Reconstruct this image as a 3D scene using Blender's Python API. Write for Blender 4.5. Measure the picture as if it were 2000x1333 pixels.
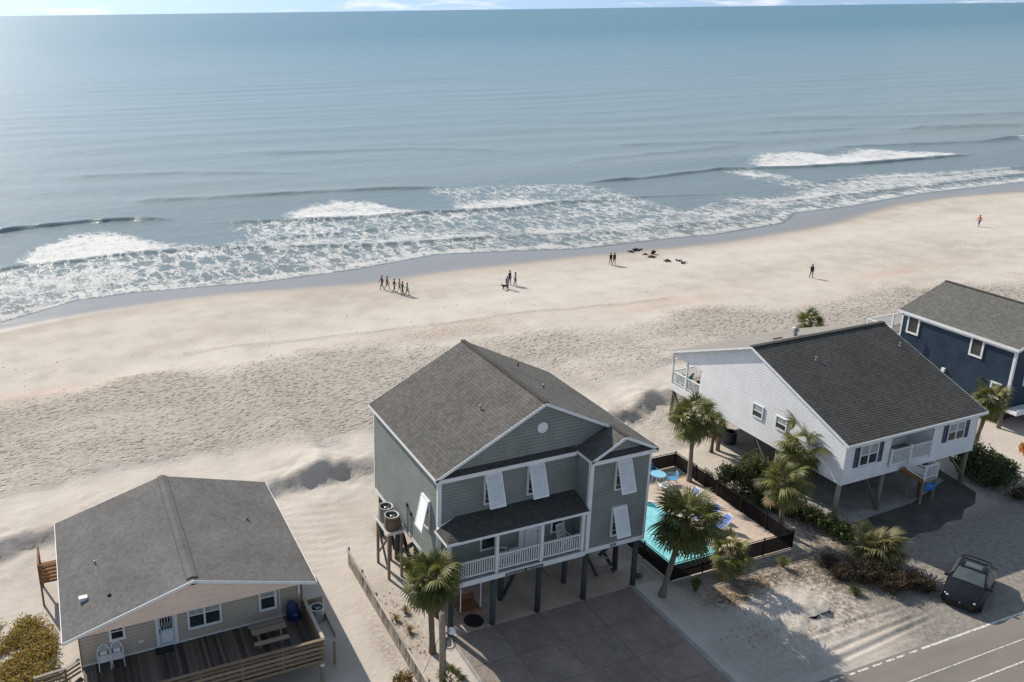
import bpy, bmesh, math, random
import numpy as np
from mathutils import Vector, Matrix, Quaternion
for o in list(bpy.data.objects): bpy.data.objects.remove(o)
scene = bpy.context.scene
C = scene.collection
rng = random.Random(7)
# ------------------------------------------------------------ camera, sky, sun, exposure
F_PX, CX, CY, CAM_H = 1712.8588, 733.6584, 562.5053, 30.0
YAW, PITCH, ROLL = 0.3635, 0.3085, -0.0122
_f = Vector((math.sin(YAW)*math.cos(PITCH), math.cos(YAW)*math.cos(PITCH), -math.sin(PITCH)))
_r0 = Vector((math.cos(YAW), -math.sin(YAW), 0)); _u0 = _r0.cross(_f)
_r = math.cos(ROLL)*_r0 + math.sin(ROLL)*_u0
_u = -math.sin(ROLL)*_r0 + math.cos(ROLL)*_u0
cam = bpy.data.cameras.new('camera'); camo = bpy.data.objects.new('camera', cam); C.objects.link(camo)
cam.sensor_width = 36; cam.lens = F_PX/2000*36
cam.shift_x = (1000-CX)/2000; cam.shift_y = -(666.5-CY)/2000
cam.clip_start = 0.5; cam.clip_end = 90000
M = Matrix((( _r.x,_u.x,-_f.x),(_r.y,_u.y,-_f.y),(_r.z,_u.z,-_f.z))).to_4x4(); M.translation = (0,0,CAM_H)
camo.matrix_world = M
scene.camera = camo
SUN_D = Vector((0.40, -1.28, -1.0)).normalized()          # the way the light travels
SUN_EL = math.asin(-SUN_D.z); SUN_AZ = math.atan2(-SUN_D.x, -SUN_D.y)
w = bpy.data.worlds.new('World'); scene.world = w; w.use_nodes = True
nt = w.node_tree; nt.nodes.clear()
out = nt.nodes.new('ShaderNodeOutputWorld'); bg = nt.nodes.new('ShaderNodeBackground')
sky = nt.nodes.new('ShaderNodeTexSky'); sky.sky_type = 'NISHITA'; sky.sun_disc = False
sky.sun_elevation = SUN_EL; sky.sun_rotation = SUN_AZ
sky.air_density = 1.0; sky.dust_density = 0.3; sky.ozone_density = 1.6; sky.altitude = 0
tc = nt.nodes.new('ShaderNodeTexCoord'); mp = nt.nodes.new('ShaderNodeMapping'); mp.inputs['Scale'].default_value = (5,5,42)
nz = nt.nodes.new('ShaderNodeTexNoise'); nz.inputs['Scale'].default_value = 1.6; nz.inputs['Detail'].default_value = 6; nz.inputs['Roughness'].default_value = 0.6
rp = nt.nodes.new('ShaderNodeValToRGB'); rp.color_ramp.elements[0].position = 0.53; rp.color_ramp.elements[1].position = 0.68
mx = nt.nodes.new('ShaderNodeMixRGB'); mx.inputs[2].default_value = (6.6,6.5,6.4,1)
L = nt.links.new
L(tc.outputs['Generated'], mp.inputs[0]); L(mp.outputs[0], nz.inputs['Vector']); L(nz.outputs[0], rp.inputs[0])
mul = nt.nodes.new('ShaderNodeMath'); mul.operation = 'MULTIPLY'; mul.inputs[1].default_value = 0.75
L(rp.outputs[0], mul.inputs[0]); L(mul.outputs[0], mx.inputs[0])
sx_ = nt.nodes.new('ShaderNodeSeparateXYZ'); cb_ = nt.nodes.new('ShaderNodeCombineXYZ'); ma_ = nt.nodes.new('ShaderNodeMath'); ma_.operation = 'MULTIPLY_ADD'; ma_.inputs[1].default_value = 0.66; ma_.inputs[2].default_value = 0.42
nv_ = nt.nodes.new('ShaderNodeVectorMath'); nv_.operation = 'NORMALIZE'          # the horizon takes the clear blue found some degrees above it
L(tc.outputs['Generated'], sx_.inputs[0]); L(sx_.outputs[0], cb_.inputs[0]); L(sx_.outputs[1], cb_.inputs[1]); L(sx_.outputs[2], ma_.inputs[0]); L(ma_.outputs[0], cb_.inputs[2]); L(cb_.outputs[0], nv_.inputs[0]); L(nv_.outputs[0], sky.inputs[0])
hs_ = nt.nodes.new('ShaderNodeHueSaturation'); hs_.inputs['Hue'].default_value = 0.49; hs_.inputs['Saturation'].default_value = 0.78; L(sky.outputs[0], hs_.inputs['Color']); L(hs_.outputs[0], mx.inputs[1]); L(mx.outputs[0], bg.inputs[0]); bg.inputs[1].default_value = 0.125
L(bg.outputs[0], out.inputs[0])
sl = bpy.data.lights.new('sun', 'SUN'); sl.energy = 3.9; sl.angle = math.radians(0.53); sl.color = (1.0,0.92,0.81)
so = bpy.data.objects.new('sun', sl); C.objects.link(so); so.rotation_euler = SUN_D.to_track_quat('-Z','Y').to_euler(); so.location = (-20,80,60)
vs = scene.view_settings; vs.view_transform = 'Standard'; vs.look = 'None'; vs.gamma = 1; vs.exposure = 0.52; vs.use_curve_mapping = False
scene.render.engine = 'CYCLES'
scene.render.resolution_x, scene.render.resolution_y = 1024, 682
scene.cycles.sample_clamp_indirect = 6; scene.cycles.sample_clamp_direct = 12
# ------------------------------------------------------------ helpers
def at(px, py, z=0.0):                       # a point of the photograph laid on the level z
    d = _f + _r*((px-CX)/F_PX) + _u*((CY-py)/F_PX)
    return Vector((0,0,CAM_H)) + d*((z-CAM_H)/d.z)
def tag(o, label=None, cat=None, group=None, kind=None):
    if label: o['label'] = label
    if cat: o['category'] = cat
    if group: o['group'] = group
    if kind: o['kind'] = kind
    return o
OFF = {}
def thing(name, label, cat, loc=(0,0,0), group=None, rz=0, world=True):
    o = bpy.data.objects.new(name, None); C.objects.link(o); o.location = loc; o.rotation_euler = (0,0,rz)
    o.empty_display_size = 0.3
    OFF[o.name] = Vector(loc) if world else Vector((0,0,0))
    return tag(o, label, cat, group)
class MB:
    def __init__(s): s.v=[]; s.f=[]; s.uv=[]; s.m=[]
    def poly(s, pts, uv=None, m=0):
        n=len(s.v); s.v += [tuple(p) for p in pts]; s.f.append(tuple(range(n,n+len(pts)))); s.uv.append(uv); s.m.append(m); return s
    def box(s, x0,x1,y0,y1,z0,z1, m=0):
        n=len(s.v); s.v += [(x0,y0,z0),(x1,y0,z0),(x1,y1,z0),(x0,y1,z0),(x0,y0,z1),(x1,y0,z1),(x1,y1,z1),(x0,y1,z1)]
        for f in ((0,3,2,1),(4,5,6,7),(0,1,5,4),(1,2,6,5),(2,3,7,6),(3,0,4,7)):
            s.f.append(tuple(n+i for i in f)); s.uv.append(None); s.m.append(m)
        return s
    def bar(s, p, q, w, h, up=(0,0,1), m=0):
        p=Vector(p); q=Vector(q); d=(q-p).normalized(); up=Vector(up)
        if abs(d.dot(up))>0.99: up=Vector((0,1,0))
        a=d.cross(up).normalized()*(w/2); b=a.cross(d).normalized()*(h/2)
        n=len(s.v)
        for c in (p,q): s.v += [tuple(c-a-b),tuple(c+a-b),tuple(c+a+b),tuple(c-a+b)]
        for f in ((0,1,2,3),(7,6,5,4),(0,4,5,1),(1,5,6,2),(2,6,7,3),(3,7,4,0)):
            s.f.append(tuple(n+i for i in f)); s.uv.append(None); s.m.append(m)
        return s
    def tube(s, pts, rs, n=8, cap=True, m=0):
        pts=[Vector(p) for p in pts]
        if not hasattr(rs,'__len__'): rs=[rs]*len(pts)
        st=len(s.v); prev=None
        for i,p in enumerate(pts):
            d=(pts[min(i+1,len(pts)-1)]-pts[max(i-1,0)]).normalized()
            up=Vector((0,0,1)) if abs(d.z)<0.95 else Vector((1,0,0))
            if prev is not None: up=prev
            a=d.cross(up)
            if a.length<1e-4: a=d.cross(Vector((0,1,0)))
            a.normalize(); b=a.cross(d).normalized(); prev=b
            for k in range(n):
                t=2*math.pi*k/n; s.v.append(tuple(p+(a*math.cos(t)+b*math.sin(t))*rs[i]))
        for i in range(len(pts)-1):
            for k in range(n):
                k2=(k+1)%n; s.f.append((st+i*n+k,st+i*n+k2,st+(i+1)*n+k2,st+(i+1)*n+k)); s.uv.append(None); s.m.append(m)
        if cap:
            s.f.append(tuple(st+k for k in range(n))[::-1]); s.uv.append(None); s.m.append(m)
            e=st+(len(pts)-1)*n; s.f.append(tuple(e+k for k in range(n))); s.uv.append(None); s.m.append(m)
        return s
    def lathe(s, c, prof, n=16, m=0):
        st=len(s.v); c=Vector(c)
        for r,z in prof:
            for k in range(n):
                t=2*math.pi*k/n; s.v.append((c.x+r*math.cos(t),c.y+r*math.sin(t),c.z+z))
        for i in range(len(prof)-1):
            for k in range(n):
                k2=(k+1)%n; s.f.append((st+i*n+k,st+i*n+k2,st+(i+1)*n+k2,st+(i+1)*n+k)); s.uv.append(None); s.m.append(m)
        s.f.append(tuple(st+k for k in range(n))[::-1]); s.uv.append(None); s.m.append(m)
        e=st+(len(prof)-1)*n; s.f.append(tuple(e+k for k in range(n))); s.uv.append(None); s.m.append(m)
        return s
    def mesh(s, name, mats, off=(0,0,0), smooth=False):
        me=bpy.data.meshes.new(name); o=Vector(off)
        me.from_pydata([(x-o.x,y-o.y,z-o.z) for x,y,z in s.v],[],s.f)
        if any(u is not None for u in s.uv):
            ul=me.uv_layers.new(name='UVMap'); i=0
            for f,u in zip(s.f,s.uv):
                for k in range(len(f)):
                    if u is not None: ul.data[i].uv=u[k]
                    i+=1
        for m in (mats if isinstance(mats,(list,tuple)) else [mats]): me.materials.append(m)
        if any(s.m): me.polygons.foreach_set('material_index', s.m)
        if smooth: me.polygons.foreach_set('use_smooth',[True]*len(me.polygons))
        me.update(); return me
    def part(s, name, mat, parent=None, label=None, smooth=False, kind=None):
        off=OFF.get(parent.name, Vector((0,0,0))) if parent else Vector((0,0,0))
        o=bpy.data.objects.new(name, s.mesh(name,mat,off,smooth)); C.objects.link(o)
        if parent:
            o.parent=parent; OFF[o.name]=off
        return tag(o,label,None,None,kind)
def parts(mb, name, mat, parent):
    """each separate piece of mb becomes a part of its own"""
    par={}
    def find(a):
        while par.setdefault(a,a)!=a: a=par[a]
        return a
    key=lambda p:(round(p[0],3),round(p[1],3),round(p[2],3))
    for f in mb.f:
        k0=find(key(mb.v[f[0]]))
        for i in f[1:]:
            k1=find(key(mb.v[i]))
            if k1!=k0: par[k1]=k0
    grp={}
    for f,u,m in zip(mb.f,mb.uv,mb.m): grp.setdefault(find(key(mb.v[f[0]])),[]).append((f,u,m))
    outp=[]
    for fs in grp.values():
        n=MB()
        for f,u,m in fs: n.poly([mb.v[i] for i in f],u,m)
        outp.append(n.part(name,mat,parent))
    return outp
def piece(name, mesh, parent, loc, rot=None, sc=None):
    o=bpy.data.objects.new(name, mesh); C.objects.link(o)
    off=OFF.get(parent.name, Vector((0,0,0))) if parent else Vector((0,0,0))
    if parent: o.parent=parent
    o.location=Vector(loc)-off
    if rot is not None:
        if isinstance(rot,Quaternion): o.rotation_mode='QUATERNION'; o.rotation_quaternion=rot
        else: o.rotation_euler=rot
    if sc is not None: o.scale=sc if hasattr(sc,'__len__') else (sc,sc,sc)
    OFF[o.name]=off
    return o
def boxmesh(name, sx,sy,sz, mat, zbase=False):
    z0,z1=(0,sz) if zbase else (-sz/2,sz/2)
    return MB().box(-sx/2,sx/2,-sy/2,sy/2,z0,z1).mesh(name,mat)
def copy_tree(o, parent=None):
    c=o.copy(); C.objects.link(c); c.parent=parent; OFF[c.name]=OFF.get(o.name,Vector((0,0,0)))
    for ch in list(o.children): copy_tree(ch,c)
    return c
def lerp(a,b,t): return a+(b-a)*t
def vnoise(x,y,seed=0):
    x=np.asarray(x,float); y=np.asarray(y,float)
    xi=np.floor(x); yi=np.floor(y); fx=x-xi; fy=y-yi
    fx=fx*fx*(3-2*fx); fy=fy*fy*(3-2*fy)
    def h(a,b):
        t=np.sin(a*127.1+b*311.7+seed*74.7)*43758.5453; return t-np.floor(t)
    return (h(xi,yi)*(1-fx)+h(xi+1,yi)*fx)*(1-fy)+(h(xi,yi+1)*(1-fx)+h(xi+1,yi+1)*fx)*fy
def fbm(x,y,seed=0,o=4):
    t=0; a=0.5
    for i in range(o): t=t+a*vnoise(x*2**i,y*2**i,seed+i); a*=0.5
    return t
def sstep(a,b,x):
    t=np.clip((x-a)/(b-a),0,1); return t*t*(3-2*t)
# ------------------------------------------------------------ materials
class NT:
    def __init__(s,name):
        s.m=bpy.data.materials.new(name); s.m.use_nodes=True; s.t=s.m.node_tree; s.b=s.t.nodes['Principled BSDF']; s.o=s.t.nodes['Material Output']
    def n(s,typ,**kw):
        nd=s.t.nodes.new(typ)
        for k,v in kw.items(): setattr(nd,k,v)
        return nd
    def l(s,a,b): s.t.links.new(a,b)
    def val(s,nd,**kw):
        for k,v in kw.items(): nd.inputs[k.replace('_',' ')].default_value=v
        return nd
    def pos(s, scale=(1,1,1), rot=(0,0,0), src='Position'):
        if src=='Position': g=s.n('ShaderNodeNewGeometry').outputs['Position']
        else: g=s.n('ShaderNodeTexCoord').outputs[src]
        mp=s.n('ShaderNodeMapping'); mp.inputs['Scale'].default_value=scale; mp.inputs['Rotation'].default_value=rot
        s.l(g,mp.inputs[0]); return mp.outputs[0]
    def noise(s, scale, detail=4, rough=0.55, vec=None, dist=0):
        nd=s.n('ShaderNodeTexNoise'); s.val(nd,Scale=scale,Detail=detail,Roughness=rough,Distortion=dist)
        s.l(vec if vec is not None else s.pos(), nd.inputs['Vector']); return nd.outputs[0]
    def ramp(s, fac, stops):
        r=s.n('ShaderNodeValToRGB'); e=r.color_ramp.elements
        while len(e)<len(stops): e.new(0.5)
        for i,(p,c) in enumerate(stops):
            e[i].position=p; e[i].color=(c,c,c,1) if not hasattr(c,'__len__') else (*c,1)
        s.l(fac,r.inputs[0]); return r.outputs[0]
    def mix(s, fac, a, b, mode='MIX'):
        m=s.n('ShaderNodeMixRGB',blend_type=mode)
        for i,x in ((0,fac),(1,a),(2,b)):
            if hasattr(x,'links'): s.l(x,m.inputs[i])
            else: m.inputs[i].default_value = x if i==0 else (*x,1)
        return m.outputs[0]
    def math(s, op, a, b=None, clamp=False):
        m=s.n('ShaderNodeMath',operation=op,use_clamp=clamp)
        for i,x in enumerate((a,b)):
            if x is None: continue
            if hasattr(x,'links'): s.l(x,m.inputs[i])
            else: m.inputs[i].default_value=x
        return m.outputs[0]
    def attr(s,name): return s.n('ShaderNodeAttribute',attribute_name=name).outputs['Fac']
    def bump(s, h, strength=0.5, dist=0.05, normal=None):
        b=s.n('ShaderNodeBump'); b.inputs['Strength'].default_value=strength; b.inputs['Distance'].default_value=dist
        s.l(h,b.inputs['Height'])
        if normal is not None: s.l(normal,b.inputs['Normal'])
        return b.outputs[0]
def plain(name, col, rough=0.6, var=0.12, scale=3.0, metal=0.0, spec=0.3, bump=0.0):
    t=NT(name); n=t.noise(scale,5)
    lo=tuple(c*(1-var) for c in col); hi=tuple(min(1,c*(1+var)) for c in col)
    t.l(t.ramp(n,[(0.3,lo),(0.7,hi)]), t.b.inputs['Base Color'])
    t.b.inputs['Roughness'].default_value=rough; t.b.inputs['Metallic'].default_value=metal; t.b.inputs['Specular IOR Level'].default_value=spec
    if bump: t.l(t.bump(t.noise(scale*8,3),bump,0.01), t.b.inputs['Normal'])
    return t.m
def shingle(name, c1, c2, row=0.19, stain=0.25):
    t=NT(name); uv=t.pos(src='UV')
    br=t.n('ShaderNodeTexBrick'); t.l(uv,br.inputs['Vector'])
    t.val(br,Scale=1.0); br.inputs['Color1'].default_value=(0,0,0,1); br.inputs['Color2'].default_value=(1,1,1,1); br.inputs['Mortar'].default_value=(0.1,0.1,0.1,1)
    br.inputs['Mortar Size'].default_value=0.008; br.inputs['Brick Width'].default_value=0.2; br.inputs['Row Height'].default_value=row; br.offset=0.37
    f=t.math('ADD',t.math('MULTIPLY',br.outputs[0],0.75),t.math('MULTIPLY',t.noise(30,3),0.3))
    col=t.ramp(f,[(0.1,c1),(0.85,c2)])
    big=t.ramp(t.noise(0.45,5,0.6),[(0.3,1-stain),(0.75,1.0+stain*0.3)])
    t.l(t.mix(1.0,col,big,'MULTIPLY'), t.b.inputs['Base Color'])
    t.b.inputs['Roughness'].default_value=0.9; t.b.inputs['Specular IOR Level'].default_value=0.2
    t.l(t.bump(t.noise(60,2),0.35,0.01), t.b.inputs['Normal'])
    return t.m
def wood(name, col, var=0.3, scale=(1,1,1), rough=0.8):
    t=NT(name); n=t.noise(6,6,0.65,t.pos(scale)); oi=t.n('ShaderNodeObjectInfo').outputs['Random']
    lo=tuple(c*(1-var) for c in col); hi=tuple(c*(1+var) for c in col)
    f=t.math('ADD',t.math('MULTIPLY',n,0.65),t.math('MULTIPLY',oi,0.4))
    t.l(t.ramp(f,[(0.3,lo),(0.75,hi)]), t.b.inputs['Base Color']); t.b.inputs['Roughness'].default_value=rough
    t.b.inputs['Specular IOR Level'].default_value=0.2
    t.l(t.bump(n,0.4,0.01), t.b.inputs['Normal'])
    return t.m
def siding_mat(name, col, dirt=0.12):
    t=NT(name)
    big=t.noise(0.8,5,0.6); streak=t.noise(3.0,4,0.6,t.pos((1.5,1.5,0.25)))
    f=t.math('ADD',t.math('MULTIPLY',big,0.7),t.math('MULTIPLY',streak,0.3))
    lo=tuple(c*(1-dirt*1.6) for c in col); hi=tuple(min(1,c*(1+dirt*0.5)) for c in col)
    t.l(t.ramp(f,[(0.34,lo),(0.58,hi)]), t.b.inputs['Base Color']); t.b.inputs['Roughness'].default_value=0.55
    t.b.inputs['Specular IOR Level'].default_value=0.25
    return t.m
def leafmat(name, stops, trans=0.35, rough=0.5):
    t=NT(name); oi=t.n('ShaderNodeObjectInfo').outputs['Random']; n=t.noise(1.7,4); g=t.n('ShaderNodeNewGeometry').outputs['Random Per Island']
    f=t.math('ADD',t.math('ADD',t.math('MULTIPLY',oi,0.35),t.math('MULTIPLY',n,0.45)),t.math('MULTIPLY',g,0.3))
    col=t.ramp(f,stops); t.l(col,t.b.inputs['Base Color']); t.b.inputs['Roughness'].default_value=rough; t.b.inputs['Specular IOR Level'].default_value=0.35
    tr=t.n('ShaderNodeBsdfTranslucent'); t.l(t.mix(1.0,col,(1.3,1.25,0.7),'MULTIPLY'),tr.inputs[0])
    ms=t.n('ShaderNodeMixShader'); ms.inputs[0].default_value=trans; t.l(t.b.outputs[0],ms.inputs[1]); t.l(tr.outputs[0],ms.inputs[2]); t.l(ms.outputs[0],t.o.inputs[0])
    return t.m
MAT={}
MAT['white']=plain('white paint',(0.74,0.75,0.75),0.45,0.06,2.0)
MAT['green_siding']=siding_mat('sage green siding',(0.228,0.252,0.235),0.10)
MAT['white_siding']=siding_mat('white vinyl siding',(0.78,0.785,0.79),0.05)
MAT['navy_siding']=siding_mat('navy siding',(0.026,0.046,0.078),0.2)
MAT['tan_siding']=siding_mat('tan siding',(0.47,0.41,0.33),0.08)
MAT['gable_tan']=siding_mat('lightened gable siding',(0.80,0.63,0.50),0.05)  # front gable paler than the walls: bounced light put into its colour
MAT['roof_green']=shingle('warm grey shingle',(0.092,0.088,0.081),(0.140,0.133,0.122))
MAT['roof_dark']=shingle('charcoal shingle',(0.062,0.060,0.056),(0.095,0.091,0.085),0.17)
MAT['roof_tan']=shingle('grey shingle',(0.118,0.115,0.110),(0.158,0.154,0.147),0.16,0.25)
MAT['roof_sunlit']=shingle('sunlit charcoal shingle',(0.22,0.205,0.18),(0.29,0.27,0.24),stain=0.15)  # rear slope of the white house: sunlight put into a paler colour
MAT['roof_blue']=shingle('grey green shingle',(0.110,0.110,0.100),(0.165,0.160,0.145),stain=0.15)
t=NT('window glass'); t.l(t.ramp(t.noise(1.2,3),[(0.35,(0.012,0.016,0.018)),(0.7,(0.05,0.06,0.058))]),t.b.inputs['Base Color']); t.b.inputs['Roughness'].default_value=0.06; t.b.inputs['Specular IOR Level'].default_value=0.6; MAT['glass']=t.m
MAT['blind']=plain('window blind',(0.34,0.37,0.36),0.7,0.15,8)
MAT['pile_green']=wood('green stained pile',(0.060,0.072,0.072),0.3,(3,3,0.5))
MAT['pile_wood']=wood('weathered pile',(0.235,0.195,0.150),0.3,(3,3,0.5))
MAT['wood_dark']=wood('weathered deck board',(0.105,0.088,0.075),0.55,(6,0.6,1))
MAT['wood_rail']=wood('brown rail wood',(0.205,0.152,0.103),0.35,(0.8,3,3))
MAT['wood_grey']=wood('grey bleached wood',(0.35,0.31,0.265),0.3,(1,3,3))
MAT['wood_red']=wood('reddish stained wood',(0.235,0.115,0.055),0.3,(1,3,3))
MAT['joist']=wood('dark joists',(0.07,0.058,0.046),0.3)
MAT['metal']=plain('grey metal',(0.33,0.34,0.34),0.45,0.1,6,0.6)
MAT['metal_brown']=plain('rusty brown metal',(0.20,0.145,0.105),0.6,0.3,5,0.3)
MAT['black']=plain('black plastic',(0.012,0.012,0.014),0.5,0.2,4)
MAT['rubber']=plain('tyre rubber',(0.018,0.018,0.018),0.8,0.2,8)
t=NT('black mesh screen'); n=t.noise(2,4); t.l(t.ramp(n,[(0.3,(0.008,0.007,0.007)),(0.7,(0.02,0.017,0.016))]),t.b.inputs['Base Color']); t.b.inputs['Roughness'].default_value=0.9; t.b.inputs['Specular IOR Level'].default_value=0.05
tb=t.n('ShaderNodeBsdfTransparent'); ms=t.n('ShaderNodeMixShader'); ms.inputs[0].default_value=0.015; t.l(t.b.outputs[0],ms.inputs[1]); t.l(tb.outputs[0],ms.inputs[2]); t.l(ms.outputs[0],t.o.inputs[0]); MAT['mesh']=t.m
MAT['blue_plastic']=plain('blue plastic',(0.10,0.33,0.60),0.45,0.12,3)
MAT['blue_cloth']=plain('blue sling cloth',(0.13,0.20,0.52),0.7,0.12,6)
MAT['sky_blue']=plain('pale blue table top',(0.22,0.48,0.64),0.35,0.1,3)
MAT['navy_cover']=plain('navy vinyl cover',(0.016,0.03,0.085),0.4,0.3,3)
MAT['teal']=plain('teal paint',(0.02,0.24,0.26),0.5,0.15,3)
MAT['tarp']=plain('blue tarp',(0.02,0.16,0.40),0.4,0.45,4,bump=0.6)
MAT['shutter_navy']=plain('slate blue shutter',(0.055,0.075,0.125),0.5,0.12,4)
MAT['trunk']=wood('palm trunk bark',(0.205,0.165,0.130),0.4,(2,2,6))
MAT['palm_green']=leafmat('palm frond',[(0.15,(0.030,0.044,0.014)),(0.45,(0.088,0.106,0.032)),(0.68,(0.19,0.19,0.06)),(0.95,(0.40,0.35,0.16))],0.42)
MAT['palm_dead']=leafmat('dry palm frond',[(0.2,(0.14,0.09,0.045)),(0.8,(0.34,0.25,0.14))],0.25,0.7)
MAT['palm_olive']=leafmat('olive palm frond',[(0.15,(0.07,0.072,0.026)),(0.5,(0.155,0.145,0.06)),(0.9,(0.30,0.27,0.14))],0.3,0.6)
MAT['bush_green']=leafmat('evergreen leaf',[(0.2,(0.024,0.036,0.014)),(0.55,(0.058,0.076,0.028)),(0.9,(0.14,0.15,0.055))],0.3)
MAT['hedge_green']=leafmat('hedge leaf',[(0.2,(0.028,0.045,0.014)),(0.55,(0.07,0.095,0.028)),(0.9,(0.16,0.175,0.06))],0.3)
MAT['bush_brown']=leafmat('dry twig',[(0.2,(0.045,0.032,0.022)),(0.6,(0.105,0.075,0.05)),(0.9,(0.20,0.15,0.095))],0.15,0.8)
MAT['bush_rust']=leafmat('rust and olive leaf',[(0.15,(0.15,0.10,0.04)),(0.4,(0.38,0.23,0.085)),(0.6,(0.27,0.25,0.075)),(0.9,(0.55,0.42,0.20))],0.3,0.7)
MAT['grass_green']=leafmat('grass blade',[(0.2,(0.05,0.075,0.018)),(0.6,(0.15,0.165,0.045)),(0.9,(0.36,0.30,0.12))],0.3,0.6)
MAT['orange_leaf']=leafmat('orange flower',[(0.2,(0.30,0.07,0.01)),(0.8,(0.55,0.20,0.03))],0.3)
MAT['concrete_grey']=plain('grey concrete',(0.30,0.285,0.265),0.85,0.22,1.3,bump=0.2)
MAT['car_paint']=plain('black car paint',(0.006,0.006,0.008),0.12,0.1,2,0.0,0.4)
MAT['car_glass']=plain('car glass',(0.07,0.085,0.085),0.05,0.2,2,0,0.7)  # base colour lightened to carry a reflection of the sky
MAT['lamp']=plain('headlight lens',(0.55,0.56,0.56),0.1,0.05,2,0.3,0.6)
MAT['chrome']=plain('bright alloy',(0.5,0.5,0.52),0.25,0.05,2,0.9)
MAT['drift']=plain('wet dark driftwood',(0.035,0.028,0.022),0.7,0.4,4)
# sand, with the colour and gloss of what lies on it, footprint shade painted in
t=NT('beach sand')
fine=t.noise(7,5,0.6); mid=t.noise(0.35,5,0.6); big=t.noise(0.06,4,0.55,t.pos((0.4,1.6,1),(0,0,0.12)))
base=t.ramp(t.math('ADD',t.math('MULTIPLY',big,0.55),t.math('MULTIPLY',mid,0.45)),[(0.36,(0.40,0.356,0.306)),(0.5,(0.485,0.438,0.386)),(0.66,(0.545,0.502,0.452))])
base=t.mix(t.math('MULTIPLY',t.ramp(fine,[(0.55,0),(0.8,1)]),0.28),base,(0.33,0.265,0.20))
tr=t.attr('tramp')
vo=t.n('ShaderNodeTexVoronoi'); t.val(vo,Scale=2.0,Randomness=1.0); t.l(t.pos((0.8,1.35,1),(0,0,0.15)),vo.inputs['Vector'])
vo2=t.n('ShaderNodeTexVoronoi'); t.val(vo2,Scale=4.4,Randomness=1.0); t.l(t.pos((0.8,1.3,1),(0,0,-0.2)),vo2.inputs['Vector'])
dim=t.math('ADD',t.ramp(vo.outputs['Distance'],[(0.0,0.0),(0.34,1.0)]),t.math('MULTIPLY',t.ramp(vo2.outputs['Distance'],[(0.0,0.0),(0.3,1.0)]),0.5))
base=t.mix(t.math('MULTIPLY',tr,0.62),base,(0.315,0.282,0.245))
base=t.mix(t.math('MULTIPLY',tr,t.ramp(t.noise(2.3,7,0.72,t.pos((0.7,1.5,1),(0,0,0.15))),[(0.50,0.0),(0.62,0.85)])),base,(0.17,0.145,0.12))  # dark specks put the shade inside footprints into the sand colour
red=t.attr('red'); base=t.mix(t.math('MULTIPLY',red,0.28),base,(0.46,0.285,0.19))
gr=t.attr('grav'); gcol=t.ramp(t.noise(3.5,6,0.65),[(0.3,(0.15,0.138,0.122)),(0.7,(0.29,0.268,0.238))])
base=t.mix(t.math('MULTIPLY',gr,0.95),base,gcol)
li=t.attr('litter'); lm=t.math('MULTIPLY',li,t.ramp(t.noise(4.5,6,0.7),[(0.40,0),(0.56,1)]))
base=t.mix(t.math('MULTIPLY',lm,0.85),base,(0.12,0.085,0.055))
we=t.attr('wet'); damp=t.attr('damp')
base=t.mix(t.math('MULTIPLY',damp,0.55),base,(0.36,0.30,0.24))
base=t.mix(we,base,(0.205,0.188,0.166))
t.l(base,t.b.inputs['Base Color'])
t.l(t.math('SUBTRACT',0.95,t.math('MULTIPLY',we,t.ramp(t.noise(0.25,4,0.6,t.pos((0.35,1.2,1))),[(0.3,0.80),(0.7,0.62)]))),t.b.inputs['Roughness'])
t.l(t.math('ADD',0.1,t.math('MULTIPLY',we,0.5)),t.b.inputs['Specular IOR Level'])
h1=t.math('MULTIPLY',dim,t.math('ADD',0.02,t.math('MULTIPLY',tr,1.7)))
h2=t.math('MULTIPLY',t.noise(2.2,6,0.62),t.math('ADD',0.42,t.math('MULTIPLY',gr,0.6)))
hh=t.math('MULTIPLY',t.math('ADD',h1,h2),t.math('SUBTRACT',1.0,t.math('MULTIPLY',we,0.97)))
t.l(t.bump(hh,1.0,0.115),t.b.inputs['Normal']); MAT['sand']=t.m
# sea water with foam
t=NT('sea water')
y=t.n('ShaderNodeSeparateXYZ'); t.l(t.n('ShaderNodeNewGeometry').outputs['Position'],y.inputs[0])
shal=t.math('POWER',t.math('DIVIDE',t.math('SUBTRACT',y.outputs['Y'],100.0),900.0,True),0.5)
wcol=t.mix(shal,(0.265,0.318,0.325),(0.070,0.180,0.240))
fo=t.attr('foam'); fs=t.attr('solid')
pv=t.pos((1.0,0.5,1),(0,0,0.25)); 
wp=t.n('ShaderNodeTexNoise'); t.val(wp,Scale=0.9,Detail=3.0); t.l(pv,wp.inputs['Vector'])
vm=t.n('ShaderNodeVectorMath',operation='MULTIPLY_ADD'); t.l(wp.outputs['Color'],vm.inputs[0]); vm.inputs[1].default_value=(2.6,2.6,0); t.l(pv,vm.inputs[2])
v1=t.n('ShaderNodeTexVoronoi',feature='DISTANCE_TO_EDGE'); t.val(v1,Scale=0.55); t.l(vm.outputs[0],v1.inputs['Vector'])
v2=t.n('ShaderNodeTexVoronoi',feature='DISTANCE_TO_EDGE'); t.val(v2,Scale=1.5); t.l(vm.outputs[0],v2.inputs['Vector'])
lace=t.math('ADD',t.math('MULTIPLY',t.ramp(v1.outputs[0],[(0.0,1.0),(0.30,0.0)]),0.50),t.math('MULTIPLY',t.ramp(v2.outputs[0],[(0.0,1.0),(0.22,0.0)]),0.38))
lace=t.math('ADD',lace,t.math('MULTIPLY',t.noise(0.28,5,0.6,t.pos((0.7,0.8,1))),0.55))
lace=t.math('ADD',lace,t.math('MULTIPLY',t.noise(3.2,4,0.65),0.32))
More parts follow.
